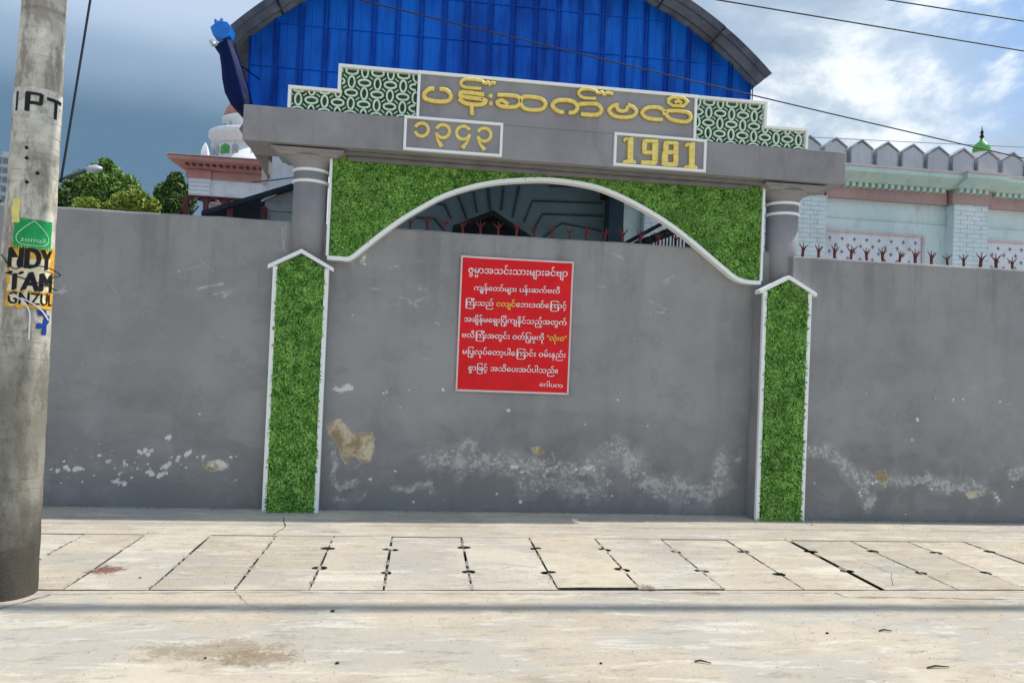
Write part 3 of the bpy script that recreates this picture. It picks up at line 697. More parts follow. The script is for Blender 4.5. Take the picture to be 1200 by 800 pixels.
# ------------------------------------------------------------------ beam, name panel, lattices
YF = 6.87
beam = thing('gate_beam', 'long grey concrete beam with the name panel, dates and stepped lattice wings', 'gate beam', (1.25, YF, 3.46))
bx0, bx1 = -1.745, 4.24
B().box(bx0, bx1, YF, 7.42, 3.47, 3.80).obj('beam_body', M['grey'], beam, bevel=.006)
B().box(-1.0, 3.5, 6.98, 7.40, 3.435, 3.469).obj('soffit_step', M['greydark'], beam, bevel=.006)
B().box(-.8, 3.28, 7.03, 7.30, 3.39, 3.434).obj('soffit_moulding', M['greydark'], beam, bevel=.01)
p = [at(*q, 7.30) for q in ((283, 160), (279, 146), (311, 205), (313, 170), (330, 160))]
g0 = [at(285, 135, 7.3), at(276, 146, 7.3), at(311, 206, 7.3), at(313, 172, 7.3), at(330, 165, 7.3), at(330, 135, 7.3)]
B().prism(g0, 7.425, 7.56).obj('end_bracket', M['greydark'], beam, bevel=.004)
# centre name panel
B().box(-.128, 2.592, YF+.002, 7.0, 3.801, 4.222).obj('name_panel', M['grey'], beam, bevel=.003)
def bar(x0, x1, z0, z1, y0=YF-.016, y1=7.02, name='white_border', par=None):
    return B().box(x0, x1, y0, y1, z0, z1).obj(name, M['white'], par or beam, bevel=.003)
bar(-.158, 2.622, 4.224, 4.254); bar(-.158, -.130, 3.802, 4.222); bar(2.594, 2.622, 3.802, 4.222)
def oval_path(cx, cz, a, b_, n=20): return [(cx+a*math.cos(2*math.pi*i/n), cz+b_*math.sin(2*math.pi*i/n)) for i in range(n)]
def in_reg(x, z, rects): return any(r[0] < x < r[1] and r[2] < z < r[3] for r in rects)
def ring_mesh(a, b_):
    bb = B(); bb.tube([(x, 0, z) for x, z in oval_path(0, 0, a, b_)], .0105, 4, True, 1.6); o = bb.obj('lattice_oval', M['lattice']); me = o.data; bpy.data.objects.remove(o); return me
RH, RV = ring_mesh(.056, .030), ring_mesh(.029, .054)
def wing(s):
    mir = lambda x: x if s < 0 else 2.465-x
    rects = []
    for x0, x1, z0, z1 in ((-.872, -.158, 3.80, 4.225), (-1.325, -.872, 3.80, 3.985), (-.90, -.85, 3.80, 3.985)):
        a, c = sorted((mir(x0), mir(x1))); rects.append((a, c, z0, z1))
    lat = B()
    for r in rects[:2]: lat.box(r[0]-.002, r[1]+.002, 6.93, 6.96, r[2]+.001, r[3])
    fr = lat.obj('lattice_backing', M['latback'], beam)
    for x0, x1, z0, z1 in ((-1.352, -.902, 3.985, 4.012), (-1.352, -1.325, 3.802, 3.984), (-.902, -.874, 3.985, 4.226), (-.902, -.16, 4.227, 4.254)):
        a, c = sorted((mir(x0), mir(x1))); bar(a, c, z0, z1, YF-.008, 6.99)
    px_, pz_ = .121, .103; i0 = mir(-1.262)
    for i in range(-1, 12):
        for j in range(-1, 6):
            cx, cz = i0+(i*px_ if s < 0 else -i*px_), 3.895+(j-.0)*pz_ - .0
            hor = (i+j) % 2 == 1; a, b_ = (.056, .030) if hor else (.029, .054)
            pts = oval_path(cx, cz, a, b_)
            ins = [in_reg(x, z, rects) for x, z in pts]
            if all(ins):
                o = link('lattice_oval', RH if hor else RV, beam); o.location = Vector((cx, YF+.03, cz))-world_loc(beam)
            elif any(ins):
                n = len(pts); st = next(q for q in range(n) if not ins[q]); run = []; bb = B(); ok = False
                for q in range(1, n+1):
                    kk = (st+q) % n
                    if ins[kk]: run.append(pts[kk])
                    else:
                        if len(run) > 2: bb.tube([(x, YF+.03, z) for x, z in run], .0105, 4, False, 1.6); ok = True
                        run = []
                if ok: bb.obj('lattice_oval', M['lattice'], beam)
            # little diagonal ties between neighbours
    tb = B(); any_ = False
    for i in range(-1, 12):
        for j in range(-1, 6):
            cx, cz = i0+((i+.5)*px_ if s < 0 else -(i+.5)*px_), 3.895+(j+.5)*pz_
            if in_reg(cx, cz, rects):
                for q in ((.016, .013), (.016, -.013)):
                    if (i+j) % 2 == (0 if q[1] > 0 else 1) :
                        tb.tube([(cx-q[0], YF+.03, cz-q[1]*(1 if s < 0 else -1)), (cx+q[0], YF+.03, cz+q[1]*(1 if s < 0 else -1))], .006, 4)
    tag(tb.obj('lattice_ties', M['lattice'], beam), kind='stuff')
wing(-1); wing(1)
# number boxes
def nbox(x0, x1):
    z0, z1 = 3.482, 3.812; t = .026
    f = thing_part = bpy.data.objects.new('date_plaque', None); COL.objects.link(f); f.parent = beam; f.location = Vector(((x0+x1)/2, YF, z0))-world_loc(beam)
    B().box(x0+t, x1-t, YF-.006, YF-.001, z0+t, z1-t).obj('plaque_ground', M['grey'], f)
    for a, b_, c, d in ((x0, x1, z1-t, z1), (x0, x1, z0, z0+t), (x0, x0+t, z0+t, z1-t), (x1-t, x1, z0+t, z1-t)):
        B().box(a, b_, YF-.026, YF+.004, c, d).obj('plaque_border', M['white'], f, bevel=.003)
    return f
nb1 = nbox(-.268, .678); nb2 = nbox(1.783, 2.733)
# raised gold strokes; coordinates are those of the lettering on the beam face
def conv(p, ox, oy, s): return [at(ox+x/s, oy+y/s, YF) for x, y in p]
def stroke(b, pts, r, closed=False, sy=1.15):
    r *= 1.24; sy *= .75
    if len(pts) > 3 and not closed: pts = smooth(pts, 3)
    b.tube([(x, YF-.013, z) for x, z in pts], r, 8, closed, sy)
def letter(strokes, ox, oy, s, par, r=.0165, name='letter'):
    b = B()
    for st in strokes:
        cl = st[0] == 'c'; pts = st[1] if cl else st
        stroke(b, conv(pts, ox, oy, s), r, cl)
    o = b.obj(name, M['gold'], par)
    b = B()
    for st in strokes:
        cl = st[0] == 'c'; pts = st[1] if cl else st
        q_ = conv(pts, ox, oy, s); b.tube([(x, YF-.005, z) for x, z in (smooth(q_, 3) if len(q_) > 3 and not cl else q_)], r*1.62, 8, cl, .5)
    b.obj(name+'_base', M['goldedge'], o if False else par)
a1 = (490, 85, 7.0588); a2 = (640, 95, 6.667)
letter([[(134, 140), (88, 143), (48, 190), (85, 232), (232, 244), (272, 200), (235, 150), (176, 143)]], *a1, beam)
letter([[(545, 188), (370, 166), (346, 188), (372, 206), (535, 226)], [(335, 226), (400, 262), (520, 270), (560, 240), (520, 226)], [(440, 275), (446, 360)]], *a1, beam)
letter([[(520, 138), (385, 126), (352, 95), (385, 62), (515, 70), (545, 100)], [(545, 100), (575, 84), (590, 104), (612, 88), (640, 98)]], *a1, beam, .0125)
for q_ in ((599, 197), (600, 259)):
    x, z = at(490+q_[0]/7.0588, 85+q_[1]/7.0588, YF); b = B(); b.lathe([(.022, 0), (.022, .012), (.015, .022), (.005, .025)], 0, 0, 16)
    for v in b.b.verts: v.co = Vector((x+v.co.x, YF-v.co.z, z+v.co.y))
    b.obj('letter_dot', M['gold'], beam)
letter([[(652, 190), (810, 200), (842, 245), (805, 288), (690, 284), (652, 254), (690, 234), (745, 270)], [(842, 245), (875, 205), (1010, 220), (1052, 266), (1010, 312), (880, 303), (842, 245)]], *a1, beam, .0155)
letter([[(135, 248), (90, 238), (45, 195), (92, 155), (205, 163), (243, 208), (215, 248), (172, 250)], [(248, 186), (385, 182), (430, 228), (392, 268), (268, 262)]], *a2, beam)
letter([[(385, 140), (290, 134), (250, 100), (285, 68), (370, 74), (405, 104)], [(405, 104), (430, 90), (450, 110), (475, 94), (520, 106)]], *a2, beam, .0125)
letter([[(560, 190), (512, 202), (488, 238), (540, 280), (660, 284), (702, 243), (672, 204), (634, 192)], [(545, 200), (560, 230), (590, 240), (622, 232), (635, 200)]], *a2, beam, .0155)
letter([[(905, 306), (792, 294), (745, 252), (792, 212), (900, 220), (962, 298), (1090, 322), (1126, 286), (1092, 246), (962, 236), (905, 262)]], *a2, beam, .0155)
letter([('c', [(950, 150), (985, 130), (1070, 135), (1102, 165), (1070, 200), (985, 196), (950, 172)]), [(1000, 175), (1027, 155), (1056, 178)]], *a2, beam, .0125)
# year in local digits: 1343
def digit_ring(cx, cy, gap_ang, tail=None):
    pts = [(cx+72*math.cos(t), cy+70*math.sin(t)) for t in [rad(gap_ang+20+320*i/18) for i in range(19)]]
    st = [pts]
    o = B(); stroke(o, conv(pts, 470, 130, 9.23), .0135)
    if tail:
        q = conv(tail, 470, 130, 9.23); o.tube([(x, YF-.013, z) for x, z in q], [.010, .013, .024], 8, False, .8)
    d = o.obj('digit', M['gold'], nb1)
    o = B(); o.tube([(x, YF-.009, z) for x, z in conv(pts, 470, 130, 9.23)], .0165, 8, False, .4); o.obj('digit_base', M['goldedge'], nb1)
digit_ring(222, 208, 182)
digit_ring(452, 225, 182, [(372, 240), (395, 320), (442, 392)])
digit_ring(672, 242, -4, [(748, 262), (715, 340), (660, 408)])
digit_ring(898, 262, 182, [(822, 280), (852, 360), (903, 432)])
# 1981 in heavy slab numerals
def numeral(quads, ox=710, oy=150, s=9.6):
    b = B()
    for poly_ in quads:
        P_ = conv(poly_, ox, oy, s); ar = sum(P_[i][0]*P_[(i+1) % len(P_)][1]-P_[(i+1) % len(P_)][0]*P_[i][1] for i in range(len(P_)))
        b.prism(P_, YF-.032, YF-.004)
    d = b.obj('digit', M['gold'], nb2); md = d.modifiers.new('bevel', 'BEVEL'); md.width = .004; md.segments = 2; md.limit_method = 'ANGLE'
    b = B()
    for poly_ in quads:
        P_ = conv(poly_, ox, oy, s); cx = sum(q[0] for q in P_)/len(P_); cz = sum(q[1] for q in P_)/len(P_)
        b.prism([(x+(.006 if x > cx else -.006), z+(.006 if z > cz else -.006)) for x, z in P_], YF-.0105, YF-.0055)
    b.obj('digit_base', M['goldedge'], nb2)
def one(dx, dy):
    return [[(x+dx, y+dy) for x, y in q] for q in ([(238, 128), (262, 112), (302, 112), (298, 372), (236, 368)], [(188, 152), (196, 124), (238, 112), (238, 140), (212, 160)], [(180, 402), (186, 376), (236, 362), (298, 366), (332, 384), (328, 408)])]
numeral(one(0, 0)); numeral(one(690, 60))
numeral([[(405, 150), (425, 132), (580, 138), (580, 175), (405, 172)], [(400, 173), (455, 174), (448, 262), (400, 258)], [(512, 176), (580, 176), (574, 372), (512, 372)], [(400, 259), (511, 263), (511, 306), (425, 302), (400, 285)], [(385, 400), (390, 372), (470, 374), (573, 374), (570, 405), (545, 424), (395, 418)]])
numeral([[(640, 172), (660, 152), (790, 160), (810, 182), (810, 194), (640, 190)], [(636, 191), (696, 192), (694, 258), (636, 256)], [(752, 195), (808, 196), (806, 262), (752, 262)], [(640, 257), (806, 263), (812, 285), (800, 305), (625, 300), (625, 280)], [(622, 301), (690, 303), (686, 392), (618, 390)], [(750, 306), (806, 308), (804, 396), (750, 396)], [(618, 391), (804, 397), (800, 425), (780, 444), (645, 436), (618, 415)]])

# ------------------------------------------------------------------ lettering from the built-in font
GC = {}
def glyph(ch):
    if ch in GC: return GC[ch]
    def ev(s_):
        c = bpy.data.curves.new('t', 'FONT'); c.body = s_; c.resolution_u = 3; o = bpy.data.objects.new('t', c); COL.objects.link(o)
        dg = bpy.context.evaluated_depsgraph_get(); dg.update(); me = o.evaluated_get(dg).to_mesh()
        V = [tuple(v.co) for v in me.vertices]; Fx = [tuple(p_.vertices) for p_ in me.polygons]
        bpy.data.objects.remove(o); bpy.data.curves.remove(c); return V, Fx
    V, Fx = ev(ch); adv = .3
    if V:
        V2, _ = ev(ch+ch); adv = max(v[0] for v in V2)-max(v[0] for v in V)
    GC[ch] = (V, Fx, adv); return GC[ch]
WIDE = 'ကတသဆအညလဏဈယဘဟ'
def layout(s_):
    """Burmese line: places pre-base vowel and medial ra before their consonant"""
    out = []; x = 0.; i = 0
    base = lambda c: '\u1000' <= c <= '\u102a' or c in 'ဿ၌၍၏၎'
    while i < len(s_):
        c = s_[i]
        if not base(c):
            V, Fx, adv = glyph(c); out.append((c, x, 1, 1, 0)); x += adv if c not in ' ' else .32; i += 1; continue
        j = i+1; marks = ''
        while j < len(s_) and (('\u102b' <= s_[j] <= '\u103e') or (s_[j-1] == '\u1039')): marks += s_[j]; j += 1
        if '\u1031' in marks: V, Fx, adv = glyph('\u1031'); out.append(('\u1031', x, 1, 1, 0)); x += adv; marks = marks.replace('\u1031', '')
        if '\u103c' in marks:
            k_ = 1.62 if c in WIDE else 1.0; out.append(('\u103c', x, k_, 1, 0)); x += .21; marks = marks.replace('\u103c', '')
        V, Fx, adv = glyph(c); bx = x; out.append((c, x, 1, 1, 0)); x += adv
        k_ = 0
        while k_ < len(marks):
            mk = marks[k_]
            if mk == '\u1039' and k_+1 < len(marks): out.append((marks[k_+1], bx+.08, .62, .62, -.47)); k_ += 2; continue
            V, Fx, adv = glyph(mk); out.append((mk, x, 1, 1, 0)); x += adv; k_ += 1
        i = j
    return out, x
def text_geo(s_, shaped=False):
    if shaped: lay, wdt = layout(s_)
    else:
        lay = []; wdt = 0
        for c in s_:
            if c == ' ': wdt += .3; continue
            V, Fx, adv = glyph(c); lay.append((c, wdt, 1, 1, 0)); wdt += adv
    V = []; Fc = []
    for c, x, sx, sz, dz in lay:
        v, f, a = glyph(c); n = len(V); V += [(x+q[0]*sx, q[1]*sz+dz) for q in v]; Fc += [tuple(i+n for i in t) for t in f]
    return V, Fc, wdt
def flat_mesh(name, V3, Fc, mat, par):
    me = bpy.data.meshes.new(name); me.from_pydata(V3, [], Fc); me.materials.append(mat); o = link(name, me, par); o.location = -world_loc(par); return o

# ------------------------------------------------------------------ red notice
sx0, sx1, sz0, sz1 = .338, 1.484, 1.198, 2.545
notice = thing('notice_banner', 'red vinyl notice with white lettering fixed on the gateway wall', 'notice', ((sx0+sx1)/2, 7.13, sz0))
def wr(x, z):      # gentle creases running from the two upper corners
    u, v = (x-sx0)/(sx1-sx0), (z-sz0)/(sz1-sz0)
    d1 = abs((1-v)*.95-(u-.02)*1.25); d2 = abs((1-v)*.95-(.98-u)*1.25)
    fade = max(0, v-.35)
    r = .022*fade*math.exp(-(d1/.09)**2)+.022*fade*math.exp(-(d2/.09)**2)
    return 7.134-r-.0035*math.sin(u*7+v*3)-.002*math.sin(v*17+u*4)
def off(u, v):  # world point on the slightly out of square sheet
    x = sx0+(sx1-sx0)*u; z = sz0+(sz1-sz0)*v; return x, z
nx_, nz_ = 56, 64
def skin(name, x0, x1, z0, z1, mat, lift, n1_, n2_, par=notice):
    V = []; Fc = []
    for j in range(n2_+1):
        for i in range(n1_+1):
            x, z = x0+(x1-x0)*i/n1_, z0+(z1-z0)*j/n2_; V.append((x, wr(x, z)-lift, z))
    for j in range(n2_):
        for i in range(n1_): a = j*(n1_+1)+i; Fc.append((a, a+1, a+n1_+2, a+n1_+1))
    o = flat_mesh(name, V, Fc, mat, par); o.data.shade_smooth(); return o
sh_ = skin('sheet', sx0, sx1, sz0, sz1, M['red'], 0, nx_, nz_)
md = sh_.modifiers.new('thick', 'SOLIDIFY'); md.thickness = .004; md.offset = 1 if False else -1
t = .017
skin('white_border', sx0, sx1, sz1-t, sz1+.002, M['signpink'], .0022, nx_, 2); skin('white_border', sx0, sx1, sz0-.002, sz0+t, M['signpink'], .0022, nx_, 2)
skin('white_border', sx0, sx0+t, sz0+t, sz1-t, M['signpink'], .0022, 2, nz_); skin('white_border', sx1-t, sx1, sz0+t, sz1-t, M['signpink'], .0022, 2, nz_)
# text rows: (row centre y and x span in the photo, text pieces with colours)
rows = [(121, 602, 124, 645, [('ဇွမ္မာအသင်းသားများခင်ဗျာ', 'w')], 150, 52, 640),
        (0, 0, 0, 0, 0, 0, 0, 0)]
def px2(xc, yc): return at(520+xc/4.444, 290+yc/4.444, 7.13)
def row(xa, ya, xb, yb, pieces, hpx):
    """lay the pieces between two base-line points of the sheet"""
    (X0, Z0), (X1, Z1) = px2(xa, ya), px2(xb, yb)
    geos = []; tot = 0
    for s_, c in pieces: g_ = text_geo(s_, True); geos.append((g_, c, tot)); tot += g_[2]
    sx = (X1-X0)/tot; sz = hpx/4.444/117./.56
    for (V, Fc, wd), c, o0 in geos:
        V3 = []
        for x, z in V:
            xx = X0+(o0+x)*sx; zz = Z0+(Z1-Z0)*(xx-X0)/(X1-X0)+z*sz; V3.append((xx, wr(xx, zz)-.0034, zz))
        n_ = len(V3); V4 = V3+[(x+.0022, y-.0002, z+.0012) for x, y, z in V3]; F4 = list(Fc)+[tuple(i+n_ for i in f) for f in Fc]
        tag(flat_mesh('text_line', V4, F4, M['yellow'] if c == 'y' else M['signwhite'], notice), kind='stuff')
row(125, 132, 645, 152, [('ဇွမ္မာအသင်းသားများခင်ဗျာ', 'w')], 27)
row(155, 222, 605, 240, [('ကျွန်တော်များ ပန်းဆက်ဗလီ', 'w')], 20)
row(108, 300, 640, 318, [('ကြီးသည် ', 'w'), ('ငလျင်', 'y'), ('ဘေးဒဏ်ကြောင့်', 'w')], 21)
row(104, 385, 640, 404, [('အချိန်မရွေးပြိုကျနိုင်သည့်အတွက်', 'w')], 21)
row(92, 467, 640, 487, [('ဗလီကြီးအတွင်း ဝတ်ပြုမှုကို ', 'w'), ('"လုံးဝ"', 'y')], 21)
row(95, 553, 635, 573, [('မပြုလုပ်တော့ပါကြောင်း ဝမ်းနည်း', 'w')], 21)
row(125, 638, 595, 655, [('စွာဖြင့် အသိပေးအပ်ပါသည်။', 'w')], 21)
row(497, 722, 620, 730, [('ဂေါပက', 'w')], 17)
nl = [(sx0+.012, sz1-.012), (sx1-.012, sz1-.012), (sx0+.012, sz0+.012), (sx1-.012, sz0+.012)]
for x, z in nl:
    b = B(); bmesh.ops.create_uvsphere(b.b, u_segments=10, v_segments=6, radius=.007)
    for v in b.b.verts: v.co = Vector((x+v.co.x, 7.128+v.co.y*.6, z+v.co.z))
    b.obj('nail', M['lampmetal'], notice)

# ------------------------------------------------------------------ blue shed behind the gate
shed = thing('blue_shed', 'blue steel sheeted shed with a curved zinc roof behind the gateway', 'shed', (.95, 9, 0))
CX, CZ, RR = .948, 1.985, 4.615
gl, gr = -2.243, 4.176
i = 0; x = gl; step = .2905
while x < gr-.01:
    x1 = min(x+step, gr); top = lambda q: CZ+math.sqrt(max(.01, RR**2-(q-CX)**2))
    b = B(); xs_ = [x+.0015, x+.022, x+.032, x+(x1-x)*.5-.012, x+(x1-x)*.5, x+(x1-x)*.5+.012, x1-.032, x1-.022, x1-.0015]
    dp = [0, 0, .016, .016, .010, .016, .016, 0, 0]
    if x1-x < .1: xs_ = [x+.0015, x1-.0015]; dp = [0, 0]
    lo = [(b.b.verts.new((q, 9+d, 4.05)), b.b.verts.new((q, 9+d, max(4.1, top(q)-.01)))) for q, d in zip(xs_, dp)]
    for (a, c), (e, f_) in zip(lo, lo[1:]): b.b.faces.new((a, e, f_, c))
    b.obj('cladding_sheet', M['blue'], shed)
    if gl+.1 < x: B().box(x+.040, x+.050, 8.99, 9.004, 4.05, top(max(x, gl+.02))-.04).obj('sheet_rib', M['bluerib'], shed)
    b = B(); b.box(x-.012, x+.012, 8.985, 9.004, 4.05, top(max(x, gl+.02))-.02).obj('sheet_rib', M['bluerib'], shed)
    x = x1
for z in (4.98, 5.52, 6.02):
    dx = math.sqrt(RR**2-(z-CZ)**2)-.05; a, c = max(gl, CX-dx), min(gr, CX+dx)
    B().box(a, c, 8.996, 9.012, z-.008, z+.008).obj('girt', M['blue'], shed)
# backing so that no light leaks between sheets
pl = [(gl, 4.05), (gr, 4.05)] + [(CX+RR*math.cos(t_)*.995, CZ+RR*math.sin(t_)*.995) for t_ in np.linspace(math.acos((gr-CX)/RR), math.acos((gl-CX)/RR), 40)]
B().prism(pl, 9.03, 9.06).obj('gable_lining', M['bluerib'], shed)
# roof sheets bent over, one by one
a0, a1_ = math.acos((4.2-CX)/RR)-.004, math.acos((-2.42-CX)/RR)+.02
nsh = 9; tops = [(CX+RR*math.cos(t_), CZ+RR*math.sin(t_)) for t_ in np.linspace(a0, a1_, nsh*6+1)]
for q in range(nsh):
    seg_ = tops[q*6:q*6+7]; b = B(); rr_ = []
    for (x, z) in seg_:
        rw = []
        for jj in range(41):
            yy = 8.50+jj*(13.0-8.5)/40; h_ = .022*math.cos(jj*math.pi) if jj else 0
            nx2, nz2 = (x-CX)/RR, (z-CZ)/RR; rw.append(b.b.verts.new((x+nx2*(h_+.006*(q % 2)), yy, z+nz2*(h_+.006*(q % 2)))))
        rr_.append(rw)
    for r1, r2 in zip(rr_, rr_[1:]):
        for jj in range(40): b.b.faces.new((r1[jj], r1[jj+1], r2[jj+1], r2[jj]))
    b.obj('roof_sheet', M['zinc'], shed)
    x, z = tops[q*6]; 
    if q: B().tube([(x, 8.5, z-.012), (x, 9.0, z-.012)], .014, 5).obj('roof_seam', M['zincseam'], shed)
for x in (-1.1, 3.62): B().box(x-.05, x+.05, 9.02, 9.12, -.02, 4.1).obj('post', M['bluerib'], shed)
for x in (-2.12, at(718, 260, 12.85)[0]): B().box(x-.05, x+.05, 12.8, 12.9, -.02, CZ+math.sqrt(RR**2-(x-CX)**2)-.03).obj('post', M['bluerib'], shed)
B().box(gl, gr, 9.07, 9.17, 4.05, 4.2).obj('eave_beam', M['bluerib'], shed)
# blue hopper head and curved downpipe at the left eave
Yg = 8.36
pipe = thing('roof_downpipe', 'dark blue curved downpipe with a bright blue hopper box, left end of the shed roof', 'downpipe', (*at(283, 135, Yg)[:1], Yg, 4.2))
lft = [(251, 55), (257, 64), (259, 78), (260, 92), (263, 108), (270, 122), (283, 136)]
rgt = [(272, 46), (275, 58), (280, 72), (285, 88), (290, 104), (292, 116), (294, 136)]
b = B(); prv = None
for (a, c), (d, e) in zip(lft, rgt):
    (xa, za), (xb, zb) = at(a, c, Yg), at(d, e, Yg)
    r_ = [b.b.verts.new(v) for v in ((xa, Yg, za), (xa+(xb-xa)*.25, Yg-.05, za+(zb-za)*.25), (xa+(xb-xa)*.75, Yg-.05, za+(zb-za)*.75), (xb, Yg, zb), (xb, Yg+.16, zb), (xa, Yg+.16, za))]
    if prv:
        for j in range(6): b.b.faces.new((prv[j], prv[(j+1) % 6], r_[(j+1) % 6], r_[j]))
    else: b.b.faces.new(r_)
    prv = r_
b.b.faces.new(prv[::-1]); b.obj('pipe', M['bluepipe'], pipe, smooth=False, bevel=.01)
hb = [at(*q, Yg-.03) for q in ((247, 33), (257, 25), (267, 27), (272, 33), (270, 43), (261, 47), (250, 42))]
B().prism(hb, Yg-.06, Yg+.12).obj('hopper_box', M['bluebright'], pipe, bevel=.008)
for q in ((253, 22), (260, 21)):
    x, z = at(*q, Yg); B().tube([(x, Yg, z-.05), (x, Yg, z-.012)], .016, 8).obj('lug', M['bluebright'], pipe)
x, z = at(252, 52, Yg); B().tube([(x-.03, Yg-.05, z+.01), (x, Yg-.07, z-.03), (x+.03, Yg-.04, z-.01)], .022, 8).obj('bracket', M['lampmetal'], pipe)
(xa, za), (xb, zb) = at(281, 75, Yg), at(292, 76, Yg); B().tube([(xa, Yg+.05, za), (xb+.02, Yg+.45, zb)], .008, 5).obj('tie_rod', M['bluepipe'], pipe)

# ------------------------------------------------------------------ prayer hall seen through the arch
hall = thing('prayer_hall_porch', 'shaded teal porch ceiling and wall seen through the gateway arch', 'porch', (.8, 11, 0))
hx1 = at(709, 250, 11)[0]; 
B().box(-1.05, hx1, 11.0, 11.2, -.02, 4.9).obj('porch_wall', M['teal'], hall)
def groove(pts, ox, oy, s, Y=10.995, w_=.022):
    P_ = [at(ox+x/s, oy+y/s, Y) for x, y in pts]; b = B(); b.tube([(x, Y, z) for x, z in P_], w_, 4, False, .7); b.obj('ceiling_groove', M['tealdark'], hall)
c7 = (460, 205, 6.)
groove([(670, 90), (685, 250)], *c7, w_=.03); groove([(780, 80), (765, 250)], *c7); groove([(890, 80), (845, 300)], *c7)
groove([(570, 120), (592, 265)], *c7); groove([(460, 150), (520, 310)], *c7); groove([(300, 200), (365, 210), (410, 310)], *c7); groove([(160, 300), (290, 305), (360, 390)], *c7)
groove([(1480, 200), (985, 183), (925, 330)], *c7); groove([(1480, 290), (1055, 275), (985, 400)], *c7); groove([(1480, 395), (1190, 340), (1060, 440)], *c7)
groove([(1480, 85), (1100, 80)], *c7)
(xa, _), (xb, _) = at(710, 250, 10.9), at(727, 250, 10.9)
B().box(xa, xb, 10.7, 11.25, -.02, 4.75).obj('porch_column', M['slate'], hall)
B().box(xa-.08, xb+.01, 10.62, 11.25, at(706, 233, 10.9)[1], 4.76).obj('column_head', M['black'], hall)
# kiosk with a dark gable
Yk = 9.9
kiosk = thing('garden_kiosk', 'small black gable-roofed kiosk behind the spikes under the arch', 'kiosk', (at(578, 270, Yk)[0], Yk, 0))
A_, Bb, Cc = at(578, 246, Yk), at(531, 264, Yk), at(626, 279, Yk); Cz = Bb[1]-.02
B().prism([(Bb[0], Bb[1]), (Bb[0], Bb[1]-.07), (A_[0], A_[1]-.08), (Cc[0], Cc[1]-.07), (Cc[0], Cc[1]), (A_[0], A_[1])], Yk, Yk+.9).obj('roof', M['black'], kiosk)
B().prism([(Bb[0]+.1, Bb[1]-.06), (Cc[0]-.1, Cc[1]-.06), (A_[0], A_[1]-.09)], Yk+.12, Yk+.15).obj('gable_shade', M['shadow'], kiosk)
B().box(Bb[0]+.12, Cc[0]-.15, Yk+.3, Yk+.8, -.02, 2.86).obj('under_roof_shade', M['shadow'], kiosk)  # dark block standing in for the shade under the kiosk roof
for q in (546, 561, 592, 610):
    x = at(q, 270, Yk)[0]; B().box(x-.025, x+.025, Yk+.05, Yk+.10, -.02, 3.02).obj('post', M['maroonpost'], kiosk)
# outside stair with black railing
Ys = 8.9
stair = thing('stair_railing', 'black steel stair flight with close balusters under the arch right end', 'stair', (at(780, 275, Ys)[0], Ys, 0))
def beamline(p0, p1, y, r, nm='handrail'):
    (xa, za), (xb, zb) = at(*p0, y), at(*p1, y); B().tube([(xa, y, za), (xb, y, zb)], r, 4).obj(nm, M['black'], stair); return xa, za, xb, zb
e1 = beamline((724, 290), (800, 249), Ys, .035); e2 = beamline((745, 289), (832, 259), Ys+.02, .032, 'stringer'); beamline((724, 302), (830, 243), Ys+.8, .03)
for q in range(26):
    px_ = 752+q*4.0; (x, zt), (_, zb) = at(px_, 282-(px_-752)*.38, Ys+.01), at(px_, 300, Ys)
    B().box(x-.008, x+.008, Ys-.008, Ys+.008, 2.2, zt).obj('baluster', M['black'], stair)
for q in range(9):
    px_ = 745+q*10; x, z = at(px_, 287-(px_-745)*.42, Ys+.1); B().box(x-.10, x+.10, Ys+.05, Ys+.75, z-.02, z).obj('tread', M['black'], stair)
B().box(at(830, 280, Ys)[0], at(836, 280, Ys)[0], Ys, Ys+.8, -.02, 3.5).obj('post', M['black'], stair)

# ------------------------------------------------------------------ pale cyan mosque block on the right
cy_ = thing('mosque_building', 'pale cyan mosque wing with grey pointed merlons and pink frieze, right of the gateway', 'mosque', (9, 13, 0))
Yb = 13.0
B().box(2.95, 16, Yb+.12, Yb+6, -.02, 5.2).obj('wall', M['cyan'], cy_)
# pale bay seen under the arch, right of the porch column
bxa = at(728, 260, 12)[0]
zc0, zc1 = 5.185, 5.42
# cornice: fascia sloping back to the frieze, broken forward over each pilaster
def cornice(x0, x1, dy):
    B().prismx([(Yb-.42-dy, 5.40), (Yb-.42-dy, 5.44), (Yb+.5, 5.44), (Yb+.5, 5.40)], x0, x1).obj('cornice_lip', M['palepink'], cy_)
    B().prismx([(Yb-.40-dy, 5.398), (Yb-.40-dy, 5.31), (Yb-.14-dy, 5.17), (Yb+.3, 5.17), (Yb+.3, 5.398)], x0, x1).obj('cornice', M['mint'], cy_)
    B().box(x0+.02, x1-.02, Yb+.0-dy, Yb+.3, 4.88, 5.168).obj('frieze', M['pink'], cy_)
    n = int((x1-x0-.1)/.135)
    for q in range(n):
        xx = x0+.10+q*.135; B().box(xx-.035, xx+.035, Yb-.13-dy, Yb+.002-dy, 5.085, 5.166).obj('dentil', M['mint'], cy_)
x2a, x2b = 10.26, 11.0
cornice(2.95, 7.62, .0); cornice(7.62, x2a-.05, 0); cornice(x2a-.05, x2b+.09, .12); cornice(x2b+.09, 16, 0)
def brickwork(x0, x1, y, z0, z1, ret=0.):
    pb = B(); pb.box(x0, x1, y+.012, Yb+.13, z0, z1); o = pb.obj('pilaster', M['cyan'], cy_)
    b = B(); h = .088; r = 0; z = z0
    while z < z1-.01:
        zt = min(z+h-.012, z1-.002); off_ = (r % 2)*.15; xx = x0-off_
        while xx < x1:
            a, c = max(xx, x0+.002), min(xx+.30-.014, x1-.002)
            if c-a > .03: b.box(a, c, y-random.uniform(.0, .006), y+.02, z, zt)
            xx += .30
        z += h; r += 1
    b.obj('brickwork', M['cyanbrick'], o)
